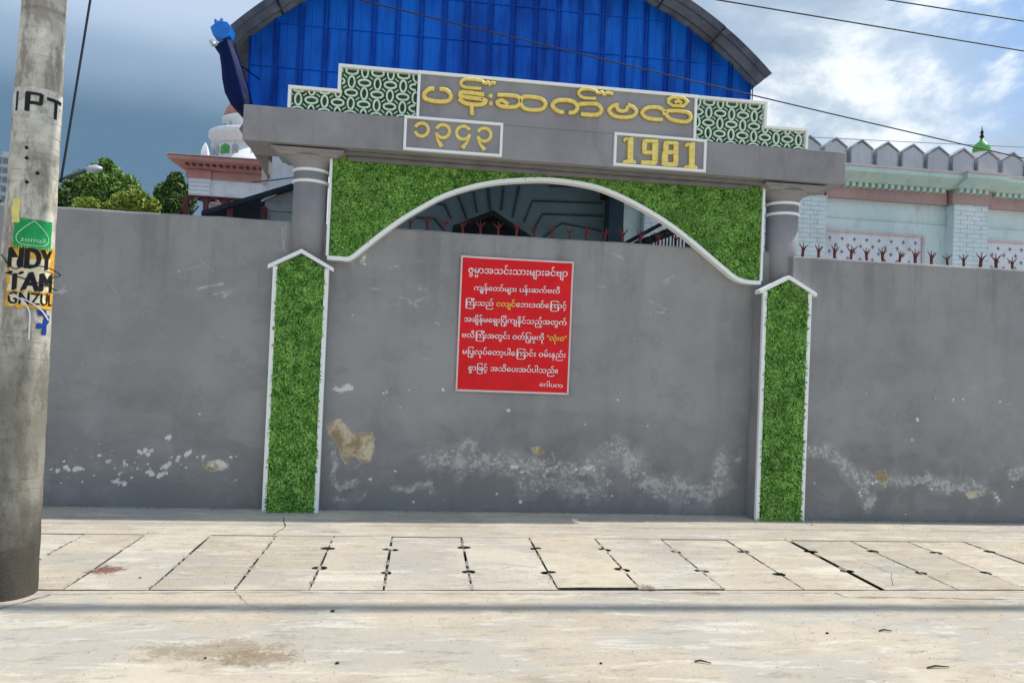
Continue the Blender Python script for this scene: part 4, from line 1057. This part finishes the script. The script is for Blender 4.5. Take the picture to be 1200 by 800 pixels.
brickwork(7.0, 7.63, Yb-.06, 3.0, 4.875); brickwork(x2a, x2b, Yb-.12, 3.0, 4.875); brickwork(4.0, 4.75, Yb-.06, 2.9, 4.6)
B().box(7.64, x2a-.01, Yb+.10, Yb+.14, 4.50, 4.53).obj('string_course', M['mint'], cy_)
B().box(x2b+.02, 16, Yb+.10, Yb+.14, 4.50, 4.53).obj('string_course', M['mint'], cy_)
B().box(3.2, 6.98, Yb+.10, Yb+.14, 4.40, 4.44).obj('string_course', M['mint'], cy_)
def starpanel(x0, x1):
    t_ = .05; z0, z1 = 3.2, 4.27
    f = B().box(x0+t_, x1-t_, Yb+.10, Yb+.13, z0, z1-t_).obj('tile_panel', M['offwhite'], cy_)
    for a, b_, c, d in ((x0, x1, z1-t_, z1), (x0, x0+t_, z0, z1-t_), (x1-t_, x1, z0, z1-t_)):
        B().box(a, b_, Yb+.07, Yb+.13, c, d).obj('panel_frame', M['palepink'], f)
    b = B(); r = 0; z = z1-.17
    while z > z0+.1:
        xx = x0+.14+(r % 2)*.13
        while xx < x1-.1:
            pts = []
            for q in range(8): rr2 = .042 if q % 2 == 0 else .018; pts.append((xx+rr2*math.cos(q*math.pi/4), z+rr2*math.sin(q*math.pi/4)))
            b.prism(pts, Yb+.09, Yb+.105); xx += .26
        z -= .13; r += 1
    tag(b.obj('star_tiles', M['stargrey'], f), kind='stuff')
starpanel(7.66, 9.80); starpanel(11.03, 14.2); starpanel(4.78, 6.97)
# pointed merlons
mb = B(); wv = .208
mb.prism([(-wv, 0), (wv, 0), (wv, .29), (0, .42), (-wv, .29)], -.08, .08); mo = mb.obj('merlon', M['merlon']); mm = mo.data; bpy.data.objects.remove(mo)
eb = B(); eb.prism([(-wv-.022, .288), (0, .445), (wv+.022, .288), (wv+.022, .312), (0, .475), (-wv-.022, .312)][::1], -.10, .09); eb.box(-wv-.012, -wv+.006, -.086, .08, 0, .29); eb.box(wv-.006, wv+.012, -.086, .08, 0, .29)
eo = eb.obj('merlon_edge', M['merlonedge']); em = eo.data; bpy.data.objects.remove(eo)
x = at(1007, 172, 12.7)[0]-.528*9
while x < 15.5:
    o = link('merlon', mm, cy_); o.location = Vector((x, Yb-.30, 5.441))-world_loc(cy_); e = link('merlon_edge', em, o); x += .528
B().box(2.95, 16, Yb-.28, Yb-.2, 5.441, 5.70).obj('parapet', M['merlonedge'], cy_)
# small green onion dome beyond the parapet
Yd = 19.
x0_, z0_ = at(1150, 181, Yd); mm_ = Yd/838.
dome = thing('minaret_dome', 'small bright green onion dome with dark finial on a pink base, right skyline', 'dome', (x0_, Yd, 0))
B().lathe([(17*mm_, z0_-60*mm_), (17*mm_, z0_-10*mm_), (20*mm_, z0_-8*mm_), (24*mm_, z0_-4*mm_), (24*mm_, z0_-2*mm_), (17*mm_, z0_-1*mm_)], x0_, Yd, 8).obj('base', M['palepink'], dome)
B().box(x0_-.35, x0_+.35, Yd-.35, Yd+.35, -.02, z0_-59*mm_).obj('shaft', M['offwhite'], dome)
B().lathe([(8.5*mm_, z0_-1*mm_), (10.3*mm_, z0_+4*mm_), (10.2*mm_, z0_+8*mm_), (7.5*mm_, z0_+13*mm_), (3.2*mm_, z0_+16.5*mm_), (1.6*mm_, z0_+20*mm_)], x0_, Yd, 24).obj('onion_dome', M['domegreen'], dome, smooth=True)
B().lathe([(1.2*mm_, z0_+20*mm_), (2.8*mm_, z0_+23*mm_), (1.2*mm_, z0_+26*mm_), (2.2*mm_, z0_+28.5*mm_), (.8*mm_, z0_+31*mm_), (.5*mm_, z0_+36*mm_)], x0_, Yd, 12).obj('finial', M['black'], dome, smooth=True)

# ------------------------------------------------------------------ salmon corniced building on the left
Yp = 17.
pb_ = thing('old_building', 'white building with a salmon dentil cornice behind the left column', 'building', (-4.2, Yp, 0))
def zrow(px, py): return at(px, py, Yp)[1]
zt_, zl, zw, zb2 = 5.67, 5.44, 5.26, 4.87
xw0 = at(224, 215, Yp)[0]
B().box(xw0, .5, Yp, Yp+5, zb2, zw).obj('wall', M['offwhite'], pb_)
B().box(xw0+.15, .5, Yp+.9, Yp+5, -.02, zb2).obj('wall', M['palepink'], pb_)
B().box(xw0-.03, at(247, 215, Yp)[0], Yp-.07, Yp+.6, zb2, zw).obj('pilaster', M['offwhite'], pb_)
for k_ in range(4): B().box(xw0-.025, at(246.5, 215, Yp)[0], Yp-.078, Yp-.068, zb2+.09*k_+.02, zb2+.09*k_+.03).obj('brick_joint', M['corr'], pb_)
B().box(xw0-.05, .5, Yp-.05, Yp+5, zw, zl-.01).obj('frieze', M['salmon'], pb_)
B().box(xw0-.09, at(249, 205, Yp)[0], Yp-.12, Yp+.6, zw+.001, zl-.008).obj('frieze_block', M['salmon'], pb_)
b = B(); xc0 = at(204, 187, Yp)[0]
rg = []
for dx, z in ((0, zl), (.12, zl+.05), (.30, zl+.15), (.32, zt_), (.2, zt_+.015)):
    rg.append([b.b.verts.new((xw0-.10-dx, Yp-.08-dx, z)), b.b.verts.new((.5, Yp-.08-dx, z)), b.b.verts.new((.5, Yp+5, z)), b.b.verts.new((xw0-.10-dx, Yp+5, z))])
for q, t_ in zip(rg, rg[1:]):
    for j in range(4): b.b.faces.new((q[j], q[(j+1) % 4], t_[(j+1) % 4], t_[j]))
b.b.faces.new(rg[0][::-1]); b.b.faces.new(rg[-1]); b.obj('cornice', M['salmon'], pb_)
for q in range(17):
    xx = xw0-.02+q*.145; B().box(xx-.035, xx+.035, Yp-.30, Yp-.14, zl+.055, zl+.115).obj('dentil', M['maroonpost'], pb_)
B().box(xw0-.43, .5, Yp-.42, Yp+.1, zt_+.016, zt_+.035).obj('roof_edge', M['palepink'], pb_)
B().box(xw0-.02, .5, Yp-.04, Yp+.2, zb2-.03, zb2).obj('arcade_beam', M['maroonpost'], pb_)
for q in (217, 240.5, 262.5, 285, 307):
    xx = at(q, 240, Yp)[0]; B().box(xx-.05, xx+.05, Yp, Yp+.1, -.02, zb2-.03).obj('arcade_post', M['maroonpost'], pb_)
    B().prism([(xx-.16, zb2-.03), (xx+.16, zb2-.03), (xx+.05, zb2-.16), (xx-.05, zb2-.16)][::-1], Yp+.02, Yp+.08).obj('arcade_bracket', M['maroonpost'], pb_)
for q in (0, 1, 2): xx = at(205+q*8, 240, Yp)[0]; B().tube([(xx-.1, Yp-.1, zb2-.75), (xx+.25, Yp-.1, zb2-.25)], .02, 4).obj('brace', M['maroonpost'], pb_)
fx, fz = at(240, 189, Yp+.3); u_ = 17.3/838
fin = thing('roof_finial', 'small white obelisk finial standing on the salmon cornice', 'finial', (fx, Yp+.3, zt_))
B().lathe([(6.5*u_, zt_+.03), (6.5*u_, zt_+.08), (5.5*u_, zt_+.1), (5*u_, zt_+.30)], fx, Yp+.3, 4, math.pi/4).obj('plinth', M['offwhite'], fin)
B().lathe([(4.6*u_, zt_+.301), (3.2*u_, zt_+.40), (.6*u_, zt_+.50)], fx, Yp+.3, 4, math.pi/4).obj('cap', M['offwhite'], fin)
# taller white gable and lean-to in the gap beside the column
lt = thing('lean_to_shed', 'lean-to with a dark sloping roof and grey corrugated end wall, left of the column', 'lean-to', (-2.6, 11.5, 0))
Yl = 11.5
(xa, za), (xb, zb) = at(236, 247, Yl), at(345, 214, Yl)
B().prism([(xa, za-.07), (xb, zb-.07), (xb, zb), (xa, za)], Yl, Yl+2.2).obj('roof', M['navyroof'], lt)
(xa, za), (xb, zb) = at(306, 234, Yl+.1), at(350, 213, Yl+.1)
B().prism([(xa, za-.03), (xb, zb-.03), (xb, zb), (xa, za)], Yl+.1, Yl+.14).obj('fascia_strip', M['white'], lt)
(xa, za), (xb, zb) = at(311, 235, Yl+.2), at(350, 216, Yl+.2)
b = B(); n = 9
for q in range(n):
    z0 = 2.4+(za-2.4)*q/n; b.prism([(xa, z0), (xb, z0), (xb, z0+(za-2.4)/n-.02), (xa, z0+(za-2.4)/n-.02)], Yl+.18+.0*q, Yl+.21)
b.prism([(xa, za-.01), (xb, za-.01), (xb, zb)], Yl+.19, Yl+.21); b.box(xa, xb, Yl+.205, Yl+.23, -.02, za); b.obj('corrugated_wall', M['corr'], lt)
B().box(at(240, 250, Yl+2)[0], xb, Yl+2.0, Yl+2.1, -.02, 3.25).obj('back_wall', M['shadow'], lt)  # near-black colour carries the shade of the lean-to interior
for q in (268, 308): xx = at(q, 245, Yl)[0]; B().box(xx-.04, xx+.04, Yl+.05, Yl+.12, -.02, at(q, 240, Yl)[1]-.02).obj('post', M['maroonpost'], lt)
gb = thing('white_annex', 'pale pink and white annex wall under the left end of the beam', 'building', (-2.4, 14, 0))
(xa, za), (xb, zb) = at(309, 190, 14), at(350, 190, 14)
B().box(xa, xb+.4, 14, 16, -.02, 5.5).obj('wall', M['offwhite'], gb)
pts = []
for q in range(15):
    z = 4.9+q*.045; pts.append((xa+.02+.03*math.sin(q*1.6), 13.97, z))
B().tube(pts, .04, 5).obj('scroll_trim', M['palepink'], gb)
B().box(xa-.02, xa+.08, 13.96, 14.05, 4.6, 5.5).obj('corner_strip', M['palepink'], gb)
# round drum with dome
Yt = 24.; ut = Yt/838
dr = thing('domed_drum', 'round white drum with green shutters and a pink dome behind the cornice', 'dome tower', (at(300, 170, Yt)[0], Yt, 0))
dxc = at(299, 170, Yt)[0]; zz = lambda py: at(262, py, Yt)[1]
B().lathe([(43*ut, -.02), (43*ut, zz(172))], dxc, Yt, 48).obj('lower_drum', M['offwhite'], dr, smooth=True)
B().lathe([(43*ut, zz(176)), (46*ut, zz(174)), (46*ut, zz(169)), (49*ut, zz(165)), (49*ut, zz(160)), (40*ut, zz(158))], dxc, Yt, 48).obj('ledge', M['offwhite'], dr, smooth=True)
B().lathe([(33*ut, zz(158)), (33*ut, zz(146)), (36*ut, zz(145)), (36*ut, zz(142)), (30*ut, zz(141))], dxc, Yt, 48).obj('upper_drum', M['offwhite'], dr, smooth=True)
B().lathe([(34.5*ut*math.cos(t_), zz(142)+30*ut*math.sin(t_)) for t_ in np.linspace(0, 1.5, 10)], dxc, Yt, 48).obj('dome', M['salmon'], dr, smooth=True)
for ang, mt, w2 in ((-152, 'merlonedge', .09), (-138, 'merlonedge', .10), (-121, 'dgreen', .17), (-104, 'merlonedge', .10)):
    r_ = 43*ut; c_, s2 = math.cos(rad(ang)), math.sin(rad(ang)); tx, ty = -s2, c_
    b = B(); z0, z1 = zz(189), zz(178); pp = []
    prof = [(-w2, z0), (w2, z0), (w2, z1-.08), (0, z1), (-w2, z1-.08)]
    f1 = [b.b.verts.new((dxc+c_*(r_+.02)+tx*q, Yt+s2*(r_+.02)+ty*q, z)) for q, z in prof]; f2 = [b.b.verts.new((dxc+c_*(r_-.08)+tx*q, Yt+s2*(r_-.08)+ty*q, z)) for q, z in prof]
    b.b.faces.new(f1); b.b.faces.new(f2[::-1])
    for j in range(5): b.b.faces.new((f1[j], f2[j], f2[(j+1) % 5], f1[(j+1) % 5]))
    b.obj('window', M[mt], dr)
for ang in (-150, -128):
    r_ = 33*ut; c_, s2 = math.cos(rad(ang)), math.sin(rad(ang)); x, y = dxc+c_*r_, Yt+s2*r_; B().box(x-.05, x+.05, y-.03, y+.03, zz(157), zz(150)).obj('window', M['merlonedge'], dr)
# far apartment tower beside the pole
Yt2 = 70.; tw = thing('apartment_tower', 'distant pale high-rise with balconies, left of the concrete pole', 'tower', (-38.2, Yt2, 0))
x1_, zt2 = at(17, 172, Yt2); B().box(x1_-1.0, x1_, Yt2, Yt2+8, -.02, zt2-.5).obj('wall', M['tower'], tw); B().box(x1_-5, x1_-1.0, Yt2+.5, Yt2+8, -.02, zt2-.9).obj('wall', M['tower'], tw)
for q in range(14):
    z = zt2-1.0-q*.85; B().box(x1_-4.6, x1_-1.15, Yt2+.3, Yt2+.52, z-.42, z).obj('window_band', M['towerdark'], tw)
    B().box(x1_-1.05, x1_+.25, Yt2-.5, Yt2+.4, z-.1, z).obj('balcony', M['tower'], tw)
    B().box(x1_-.9, x1_-.15, Yt2-.02, Yt2+.03, z-.62, z-.18).obj('window', M['towerdark'], tw)

# ------------------------------------------------------------------ trees beyond the wall
def foliage(name, lumps, mat, par, n, s0, s1, seed):
    r = np.random.default_rng(seed); P_, D_ = [], []
    vol = np.array([l[3]**2*l[4] for l in lumps]); cnt = (n*vol/vol.sum()).astype(int)
    for (cx, cy0, cz, rx, rz), c_ in zip(lumps, cnt):
        d = r.normal(size=(c_, 3)); d /= np.linalg.norm(d, axis=1)[:, None]; rd = r.uniform(.55, 1.05, c_)**.8
        d *= rd[:, None]; P_.append(np.stack([cx+d[:, 0]*rx, cy0+d[:, 1]*rx, cz+d[:, 2]*rz], 1)); D_.append(d)
    P_ = np.concatenate(P_); n = len(P_); s_ = r.uniform(s0, s1, n)
    a = r.normal(size=(n, 3)); a /= np.linalg.norm(a, axis=1)[:, None]; q = r.normal(size=(n, 3)); q = np.cross(a, q); q /= np.linalg.norm(q, axis=1)[:, None]; a[:, 2] -= .25
    V = np.stack([P_-a*s_[:, None], P_+q*(s_*.38)[:, None], P_+a*s_[:, None], P_-q*(s_*.38)[:, None]], 1).reshape(-1, 3)
    i = np.arange(n)*4; me = bpy.data.meshes.new(name); me.from_pydata(V.tolist(), [], np.stack([i, i+1, i+2, i+3], 1).tolist())
    tone = np.clip(r.normal(.45, .28, n), 0, 1); at_ = me.attributes.new('tone', 'FLOAT', 'POINT'); at_.data.foreach_set('value', np.repeat(tone, 4).astype(np.float32))
    me.materials.append(mat); o = link(name, me, par); o.location = -world_loc(par); return o
def tree(name, label, cat, lumps_px, Y, mat, n, s0, s1, seed):
    u = Y/838.; lumps = []
    for px, py, r_, rz_ in lumps_px:
        x, z = at(px, py, Y); lumps.append((x, Y+random.uniform(-.4, .4), z, r_*u, rz_*u))
    cx = sum(l[0] for l in lumps)/len(lumps); root = thing(name, label, cat, (cx, Y, 0)); zt = max(l[2] for l in lumps)
    b = B(); b.tube([(cx, Y, -.02), (cx+.05, Y, zt*.35), (cx-.06, Y, zt*.62)], [.2, .15, .12], 8)
    for l in lumps: b.tube([(cx-.05, Y, zt*.55), ((cx+l[0])/2, Y, (zt*.6+l[2])/2), (l[0], l[1], l[2])], [.09, .06, .02], 6)
    b.obj('trunk', M['bark'], root, smooth=True)
    foliage('crown', lumps, mat, root, n, s0, s1, seed)
tree('mango_tree', 'round dark green tree rising behind the wall, just right of the street lamp', 'tree', [(122, 206, 18, 14), (105, 218, 20, 16), (140, 220, 20, 16), (124, 226, 26, 18), (98, 236, 22, 16), (150, 236, 24, 16), (128, 195, 8, 7)], 25., M['leaf'], 24000, .06, .125, 4)
tree('shrub', 'yellow-green shrub along the wall top, below the round tree', 'shrub', [(92, 240, 12, 9), (110, 243, 12, 8), (130, 242, 14, 8), (150, 239, 13, 10), (166, 238, 12, 11), (178, 242, 9, 9)], 20., M['leafyellow'], 9000, .045, .09, 5)
tree('dark_tree', 'dark leafed tree beside the salmon cornice corner', 'tree', [(207, 216, 9, 12), (198, 230, 13, 13), (214, 230, 12, 15), (210, 244, 16, 12), (190, 243, 10, 9)], 22., M['leafdark'], 10000, .055, .11, 6)
tree('creeper', 'dark creeper hanging beside the concrete pole above the wall', 'creeper', [(70, 218, 5, 9), (72, 232, 6, 9), (70, 244, 7, 6), (64, 226, 6, 12), (10, 243, 6, 6), (4, 240, 5, 5)], 12., M['leafdark'], 1500, .04, .08, 8)

# ------------------------------------------------------------------ concrete utility pole with its posters
PY = 4.75; pr_ = lambda z: .163-.0122*z; pc = lambda z: -2.305-pr_(z)
pole = thing('utility_pole', 'weathered round concrete utility pole with a white painted band, left edge', 'utility pole', (-2.45, PY, 0))
b = B(); rings = []
for k_ in range(0, 121):
    z = k_*.07; jit = .0015*math.sin(k_*1.7); rg2 = []
    for j in range(48):
        th = 2*math.pi*j/48; r_ = pr_(z)+jit+random.uniform(-.0006, .0006); rg2.append(b.b.verts.new((pc(z)+r_*math.cos(th), PY+r_*math.sin(th), z)))
    rings.append(rg2)
for q, t_ in zip(rings, rings[1:]):
    for j in range(48): b.b.faces.new((q[j], q[(j+1) % 48], t_[(j+1) % 48], t_[j]))
b.b.faces.new(rings[-1]); b.obj('shaft', M['pole'], pole, smooth=True)
tcam = Vector((2.45, -4.75, 0)).normalized(); trt = Vector((4.75, 2.45, 0)).normalized()
def on_pole(u, z, lift):
    th = u/pr_(z); d = tcam*math.cos(th)+trt*math.sin(th); r_ = pr_(z)+lift; return (pc(z)+d.x*r_, PY+d.y*r_, z)
def pxz(py): return at(36, py, PY-.12)[1]
def pxu(px, py):
    z = pxz(py); cx_ = at(600, py, PY)[0]; x = at(px, py, PY-.06)[0]; s_ = (x-pc(z))/pr_(z)
    return math.asin(max(-.999, min(.999, s_)))*pr_(z)-.0
def patch(name, u0, u1, z0, z1, mat, par, lift=.003, n=16, rag=0., nz2=8):
    V = []; Fc = []
    for j in range(nz2+1):
        for i in range(n+1):
            u = u0+(u1-u0)*i/n; z = z0+(z1-z0)*j/nz2
            if rag:
                if i in (0, n): u += random.uniform(-rag, rag)
                if j in (0, nz2): z += random.uniform(-rag, rag)
            V.append(on_pole(u, z, lift))
    for j in range(nz2):
        for i in range(n): a = j*(n+1)+i; Fc.append((a, a+1, a+n+2, a+n+1))
    o = flat_mesh(name, V, Fc, mat, par); o.data.shade_smooth(); return o
def pole_text(s_, u0, u1, z0, h, mat, par, lift=.0055, name='lettering', bold=1):
    V, Fc, wd = text_geo(s_); V3 = [on_pole(u0+(u1-u0)*x/wd, z0+z*h/.72, lift) for x, z in V]; flat_mesh(name, V3, Fc, mat, par)
    if bold:
        for k2 in range(1, bold+1):
            V3 = [on_pole(u0+(u1-u0)*x/wd+.005*k2, z0+z*h/.72+.0022*k2, lift+.0002*k2) for x, z in V]; flat_mesh(name, V3, Fc, mat, par)
zb0, zb1 = pxz(138), pxz(102)
patch('white_band', -.30, .30, zb0, zb1, M['poleband'], pole, .0025, 40, .006)
def slabletter(bars, par):  # heavy block strokes: (u0, u1, z0, z1)
    for u0, u1, z0, z1 in bars: patch('painted_stroke', u0, u1, z0, z1, M['ink'], par, .0045, 6, .0008, 3)
zL, zH = pxz(132), pxz(110)
up, ut_ = pxu(24, 120), pxu(46, 120); sw = .028
u0 = pxu(25, 120); zH, zL = pxz(108), pxz(131)
slabletter([(u0, u0+sw, zL, zH), (u0+sw, u0+.085, zH-.017, zH), (u0+sw, u0+.085, (zL+zH)/2-.016, (zL+zH)/2+.005), (u0+.072, u0+.092, (zL+zH)/2-.010, zH-.006)], pole)
u1 = pxu(47, 120); slabletter([(u1, u1+.105, zH-.034, zH-.012), (u1+.045, u1+.067, zL-.015, zH-.030)], pole)
ui = pxu(17.5, 120); slabletter([(ui-.012, ui+.004, zL, zH)], pole)
for py_ in (155, 168, 186, 204, 226, 240, 330, 420, 492, 560, 575):     # rough casting rings
    z = pxz(py_); b = B(); pts = [(pc(z)+(pr_(z)-.001)*math.cos(t_), PY+(pr_(z)-.001)*math.sin(t_), z+.006*math.sin(3*t_+py_)) for t_ in np.linspace(0, 2*math.pi, 36, endpoint=False)]
    b.tube(pts, .0034, 4, True).obj('casting_ring', M['pole'], pole)
for px_, py_ in ((41, 202), (30, 186), (30, 214), (30, 174)):
    u = pxu(px_-4, py_); z = pxz(py_); b = B(); p_ = Vector(on_pole(u, z, .001)); bmesh.ops.create_icosphere(b.b, subdivisions=2, radius=.011, matrix=Matrix.Translation(p_)); b.obj('bolt_hole', M['ink'], pole)
# posters: things of their own, pasted on the pole
def poster(label, u0, u1, z0, z1, mat, rag=.003):
    c_ = on_pole((u0+u1)/2, z0, .003); root = thing('poster', label, 'poster', c_, 'posters pasted on the pole'); patch('paper', u0, u1, z0, z1, mat, root, .003, 20, rag); return root
poster('narrow pale yellow paper strip pasted above the green poster', pxu(11, 245), pxu(19, 245), pxz(262), pxz(234), M['ppyellow'])
ua, ub = pxu(12, 275), pxu(51, 275); za_, zb_ = pxz(292), pxz(257)
gp = poster('green poster on the pole with a pale leaf-shaped outline and small writing', ua, ub, za_, zb_, M['ppgreen'])
def outline(pts, par, mat, r_=.0028):
    b = B(); b.tube([on_pole(u, z, .005) for u, z in pts], r_, 4, True).obj('outline_mark', mat, par)
uc = (ua+ub)/2-.003; H_ = zb_-za_; W_ = ub-ua
base_ = [(0, .46), (.12, .33), (.26, .16), (.38, -.02), (.40, -.18), (.32, -.32), (.15, -.36), (-.15, -.36), (-.32, -.32), (-.40, -.18), (-.38, -.02), (-.26, .16), (-.12, .33)]
outline([(uc+a*W_, (za_+zb_)/2+c*H_) for a, c in smooth(base_+[base_[0]], 3)[:-1]], gp, M['mintline'])
pole_text('zomall', uc-.30*W_, uc+.32*W_, za_+.24*H_, .030, M['mintline'], gp, bold=0)
ua, ub = pxu(5, 322), pxu(53, 322); za_, zb_ = pxz(361), pxz(288); H_ = zb_-za_
op = poster('torn orange and cream poster on the pole with big black letters', ua, ub, za_, zb_, M['pporange'])
patch('cream_patch', ua+.012, ub-.055, za_+.27*H_, zb_-.075, M['ppcream'], op, .004, 12, .010)
patch('cream_patch', ua+.03, ub-.07, za_+.02, za_+.23*H_, M['ppcream'], op, .004, 12, .012)
pole_text('NDY', pxu(5, 305), pxu(49, 305), pxz(315), .125, M['ink'], op, bold=3)
pole_text('TAM', pxu(5, 330), pxu(50, 330), pxz(341), .115, M['ink'], op, .0062, bold=3)
pole_text('GNZUL', pxu(5, 350), pxu(50, 350), pxz(357), .075, M['ink'], op, .0062, bold=1)
# binding wire, string and tape scraps
wire = thing('binding_wire', 'loose loop of black wire wound round the pole over the orange poster', 'wire', on_pole(0, pxz(320), .02))
pts = [on_pole(pxu(2, 300)-.01, pxz(300), .012), on_pole(pxu(12, 318), pxz(316), .012), on_pole(pxu(26, 310), pxz(311), .014), on_pole(pxu(45, 308), pxz(312), .02), on_pole(pxu(60, 318), pxz(318), .035)]
x_, z_ = at(67, 327, 4.72); pts.append((x_, 4.66, z_)); x_, z_ = at(64, 336, 4.72); pts += [(x_, 4.64, z_), on_pole(pxu(55, 336), pxz(337), .02), on_pole(pxu(40, 332), pxz(332), .012), on_pole(pxu(22, 326), pxz(327), .010), on_pole(pxu(4, 320), pxz(321), .010)]
B().tube([tuple(q) for q in smooth(pts, 5)], .0035, 5).obj('wire_loop', M['cable'], wire)
st = thing('white_string', 'white string hanging down the pole from the torn poster', 'string', on_pole(0, pxz(350), .01))
B().tube([tuple(q) for q in smooth([on_pole(pxu(8, 345), pxz(347), .009), on_pole(pxu(20, 352), pxz(352), .010), on_pole(pxu(27, 366), pxz(365), .010), on_pole(pxu(27, 380), pxz(382), .010), on_pole(pxu(26, 397), pxz(398), .009)], 4)], .0048, 5).obj('string', M['signwhite'], st)
B().tube([tuple(q) for q in smooth([on_pole(pxu(20, 350), pxz(350), .008), on_pole(pxu(31, 358), pxz(356), .009), on_pole(pxu(40, 362), pxz(364), .009), on_pole(pxu(46, 370), pxz(374), .008)], 4)], .0045, 5).obj('string', M['signwhite'], st)
tp = thing('tape_scrap', 'torn scrap of dark blue tape stuck below the orange poster', 'tape', on_pole(.03, pxz(380), .005))
for a, b_, c, d in ((36, 45, 362, 369), (42, 48, 368, 378), (34, 45, 378, 384), (40, 45, 380, 392)):
    patch('tape', pxu(a, c), pxu(b_, c), pxz(d), pxz(c), M['tapeblue'], tp, .0045, 4, .004, 3)

# ------------------------------------------------------------------ wires and lamp
def catenary(p0, p1, sag, n=24):
    p0, p1 = Vector(p0), Vector(p1); return [tuple(p0.lerp(p1, t_)-Vector((0, 0, sag*4*t_*(1-t_)))) for t_ in [i/n for i in range(n+1)]]
def cable(name, label, p0, p1, r_, sag, mat='cable', grp='overhead wires'):
    b = B(); b.tube(catenary(p0, p1, sag), r_, 6); return tag(b.obj(name, M[mat], smooth=True), label, 'wire', grp)
def px3(x, y, Y): a = at(x, y, Y); return (a[0], Y, a[1])
a_, b_ = Vector(px3(840, 0, 15.)), Vector(px3(1200, 60, 15.)); d = b_-a_
cable('overhead_wire', 'black overhead wire highest across the top right sky', a_-d*1.2, b_+d*1.5, .015, .0)
a_, b_ = Vector(px3(1040, 0, 15.)), Vector(px3(1200, 25, 15.)); d = b_-a_
cable('overhead_wire', 'black overhead wire cutting only the extreme top right corner', a_-d*3, b_+d*3, .015, 0)
a_, b_ = Vector(px3(440, 0, 6.75)), Vector(px3(1200, 180, 6.75)); d = b_-a_
cable('overhead_wire', 'long black wire slanting down in front of the blue shed', a_-d*.4, b_+d*.6, .0065, .06)
a_, b_ = Vector(px3(950, 160, 16.)), Vector(px3(1200, 172, 16.)); d = b_-a_
cable('overhead_wire', 'faint thin distant wire just above the grey merlons', a_-d*.6, b_+d*.6, .008, .02, 'greywire')
a_, b_ = Vector(px3(106, -2, 6.2)), Vector(px3(71, 214, 6.2)); d = a_-b_
cable('drop_wire', 'steep dark wire dropping just right of the concrete pole', b_, a_+d*.5, .009, .015)
a_, b_ = Vector(px3(300, 213, 9.)), Vector(px3(345, 207, 9.)); d = b_-a_
cable('service_wire', 'thin wire crossing the white annex left of the column', a_-d*.1, b_+d*.8, .008, .01, 'greywire')
# bundled supply cable above the frame: it throws the band of shade along the road
b = B()
for q, (dy, dz) in enumerate(((0, 0), (.035, .03), (-.035, .035), (.01, .07), (-.02, -.035), (.04, -.02))):
    pts = catenary((-16, 4.72+dy+.25, 6.1+dz), (22, 4.60+dy, 6.1+dz), .25, 40); b.tube(pts, .022, 6)
tag(b.obj('supply_cable_bundle', M['cable'], smooth=True), 'thick black bundle of supply cables strung overhead along the road', 'cable', 'overhead wires')
Ym = 14.; lp = thing('street_lamp', 'white headed street lamp on a thin arm beside the concrete pole', 'street lamp', (at(52, 240, Ym)[0], Ym, 0))
x_, z_ = at(56, 216, Ym); B().tube([(x_, Ym, -.02), (x_, Ym, z_)], .06, 10).obj('lamp_post', M['lampmetal'], lp)
x2_, z2_ = at(104, 199, Ym); B().tube([(x_, Ym, z_-.02), ((x_+x2_)/2, Ym, (z_+z2_)/2+.01), (x2_, Ym, z2_)], .028, 8).obj('arm', M['greywire'], lp)
b = B(); p0, p1 = Vector((x2_-.05, Ym, z2_-.0)), Vector(px3(120, 197.5, Ym)); b.tube([p0, p0.lerp(p1, .25), p0.lerp(p1, .7), p1], [.03, .07, .075, .02], 10, False, .9); b.obj('lamp_head', M['lampmetal'], lp, smooth=True)

# wind blown grit gathered along the foot of the walls and in the slab joints
r = np.random.default_rng(31); n = 5200
X = r.uniform(-4.2, 8.5, n); Yg_ = np.where(X > 3.9, 6.965, 7.14)-np.abs(r.normal(0, .045, n))-.004; sel = (np.abs(X+1.185) < .29) | (np.abs(X-3.68) < .29); Yg_[sel] -= .16
n2_ = 1500; jx = r.choice(J, n2_)+r.normal(0, .012, n2_); X = np.concatenate([X, jx]); Yg_ = np.concatenate([Yg_, r.uniform(4.82, 6.15, n2_)])
n3_ = 2600; X = np.concatenate([X, r.uniform(-4, 7, n3_)]); Yg_ = np.concatenate([Yg_, r.uniform(2.6, 6.9, n3_)]); n = len(X)
S_ = r.uniform(.0012, .0042, n); V = []; O = np.array([[1, 0, 0], [-.5, .87, 0], [-.5, -.87, 0], [0, 0, 1.1]])
Vv = np.stack([np.stack([X+O[k_, 0]*S_, Yg_+O[k_, 1]*S_, .006+O[k_, 2]*S_], 1) for k_ in range(4)], 1).reshape(-1, 3); i = np.arange(n)*4
Fv = np.concatenate([np.stack([i+a, i+b_, i+c], 1) for a, b_, c in ((0, 1, 3), (1, 2, 3), (2, 0, 3))]).tolist()
me = bpy.data.meshes.new('grit'); me.from_pydata(Vv.tolist(), [], Fv); me.materials.append(M['crack']); tag(link('grit', me), kind='stuff')
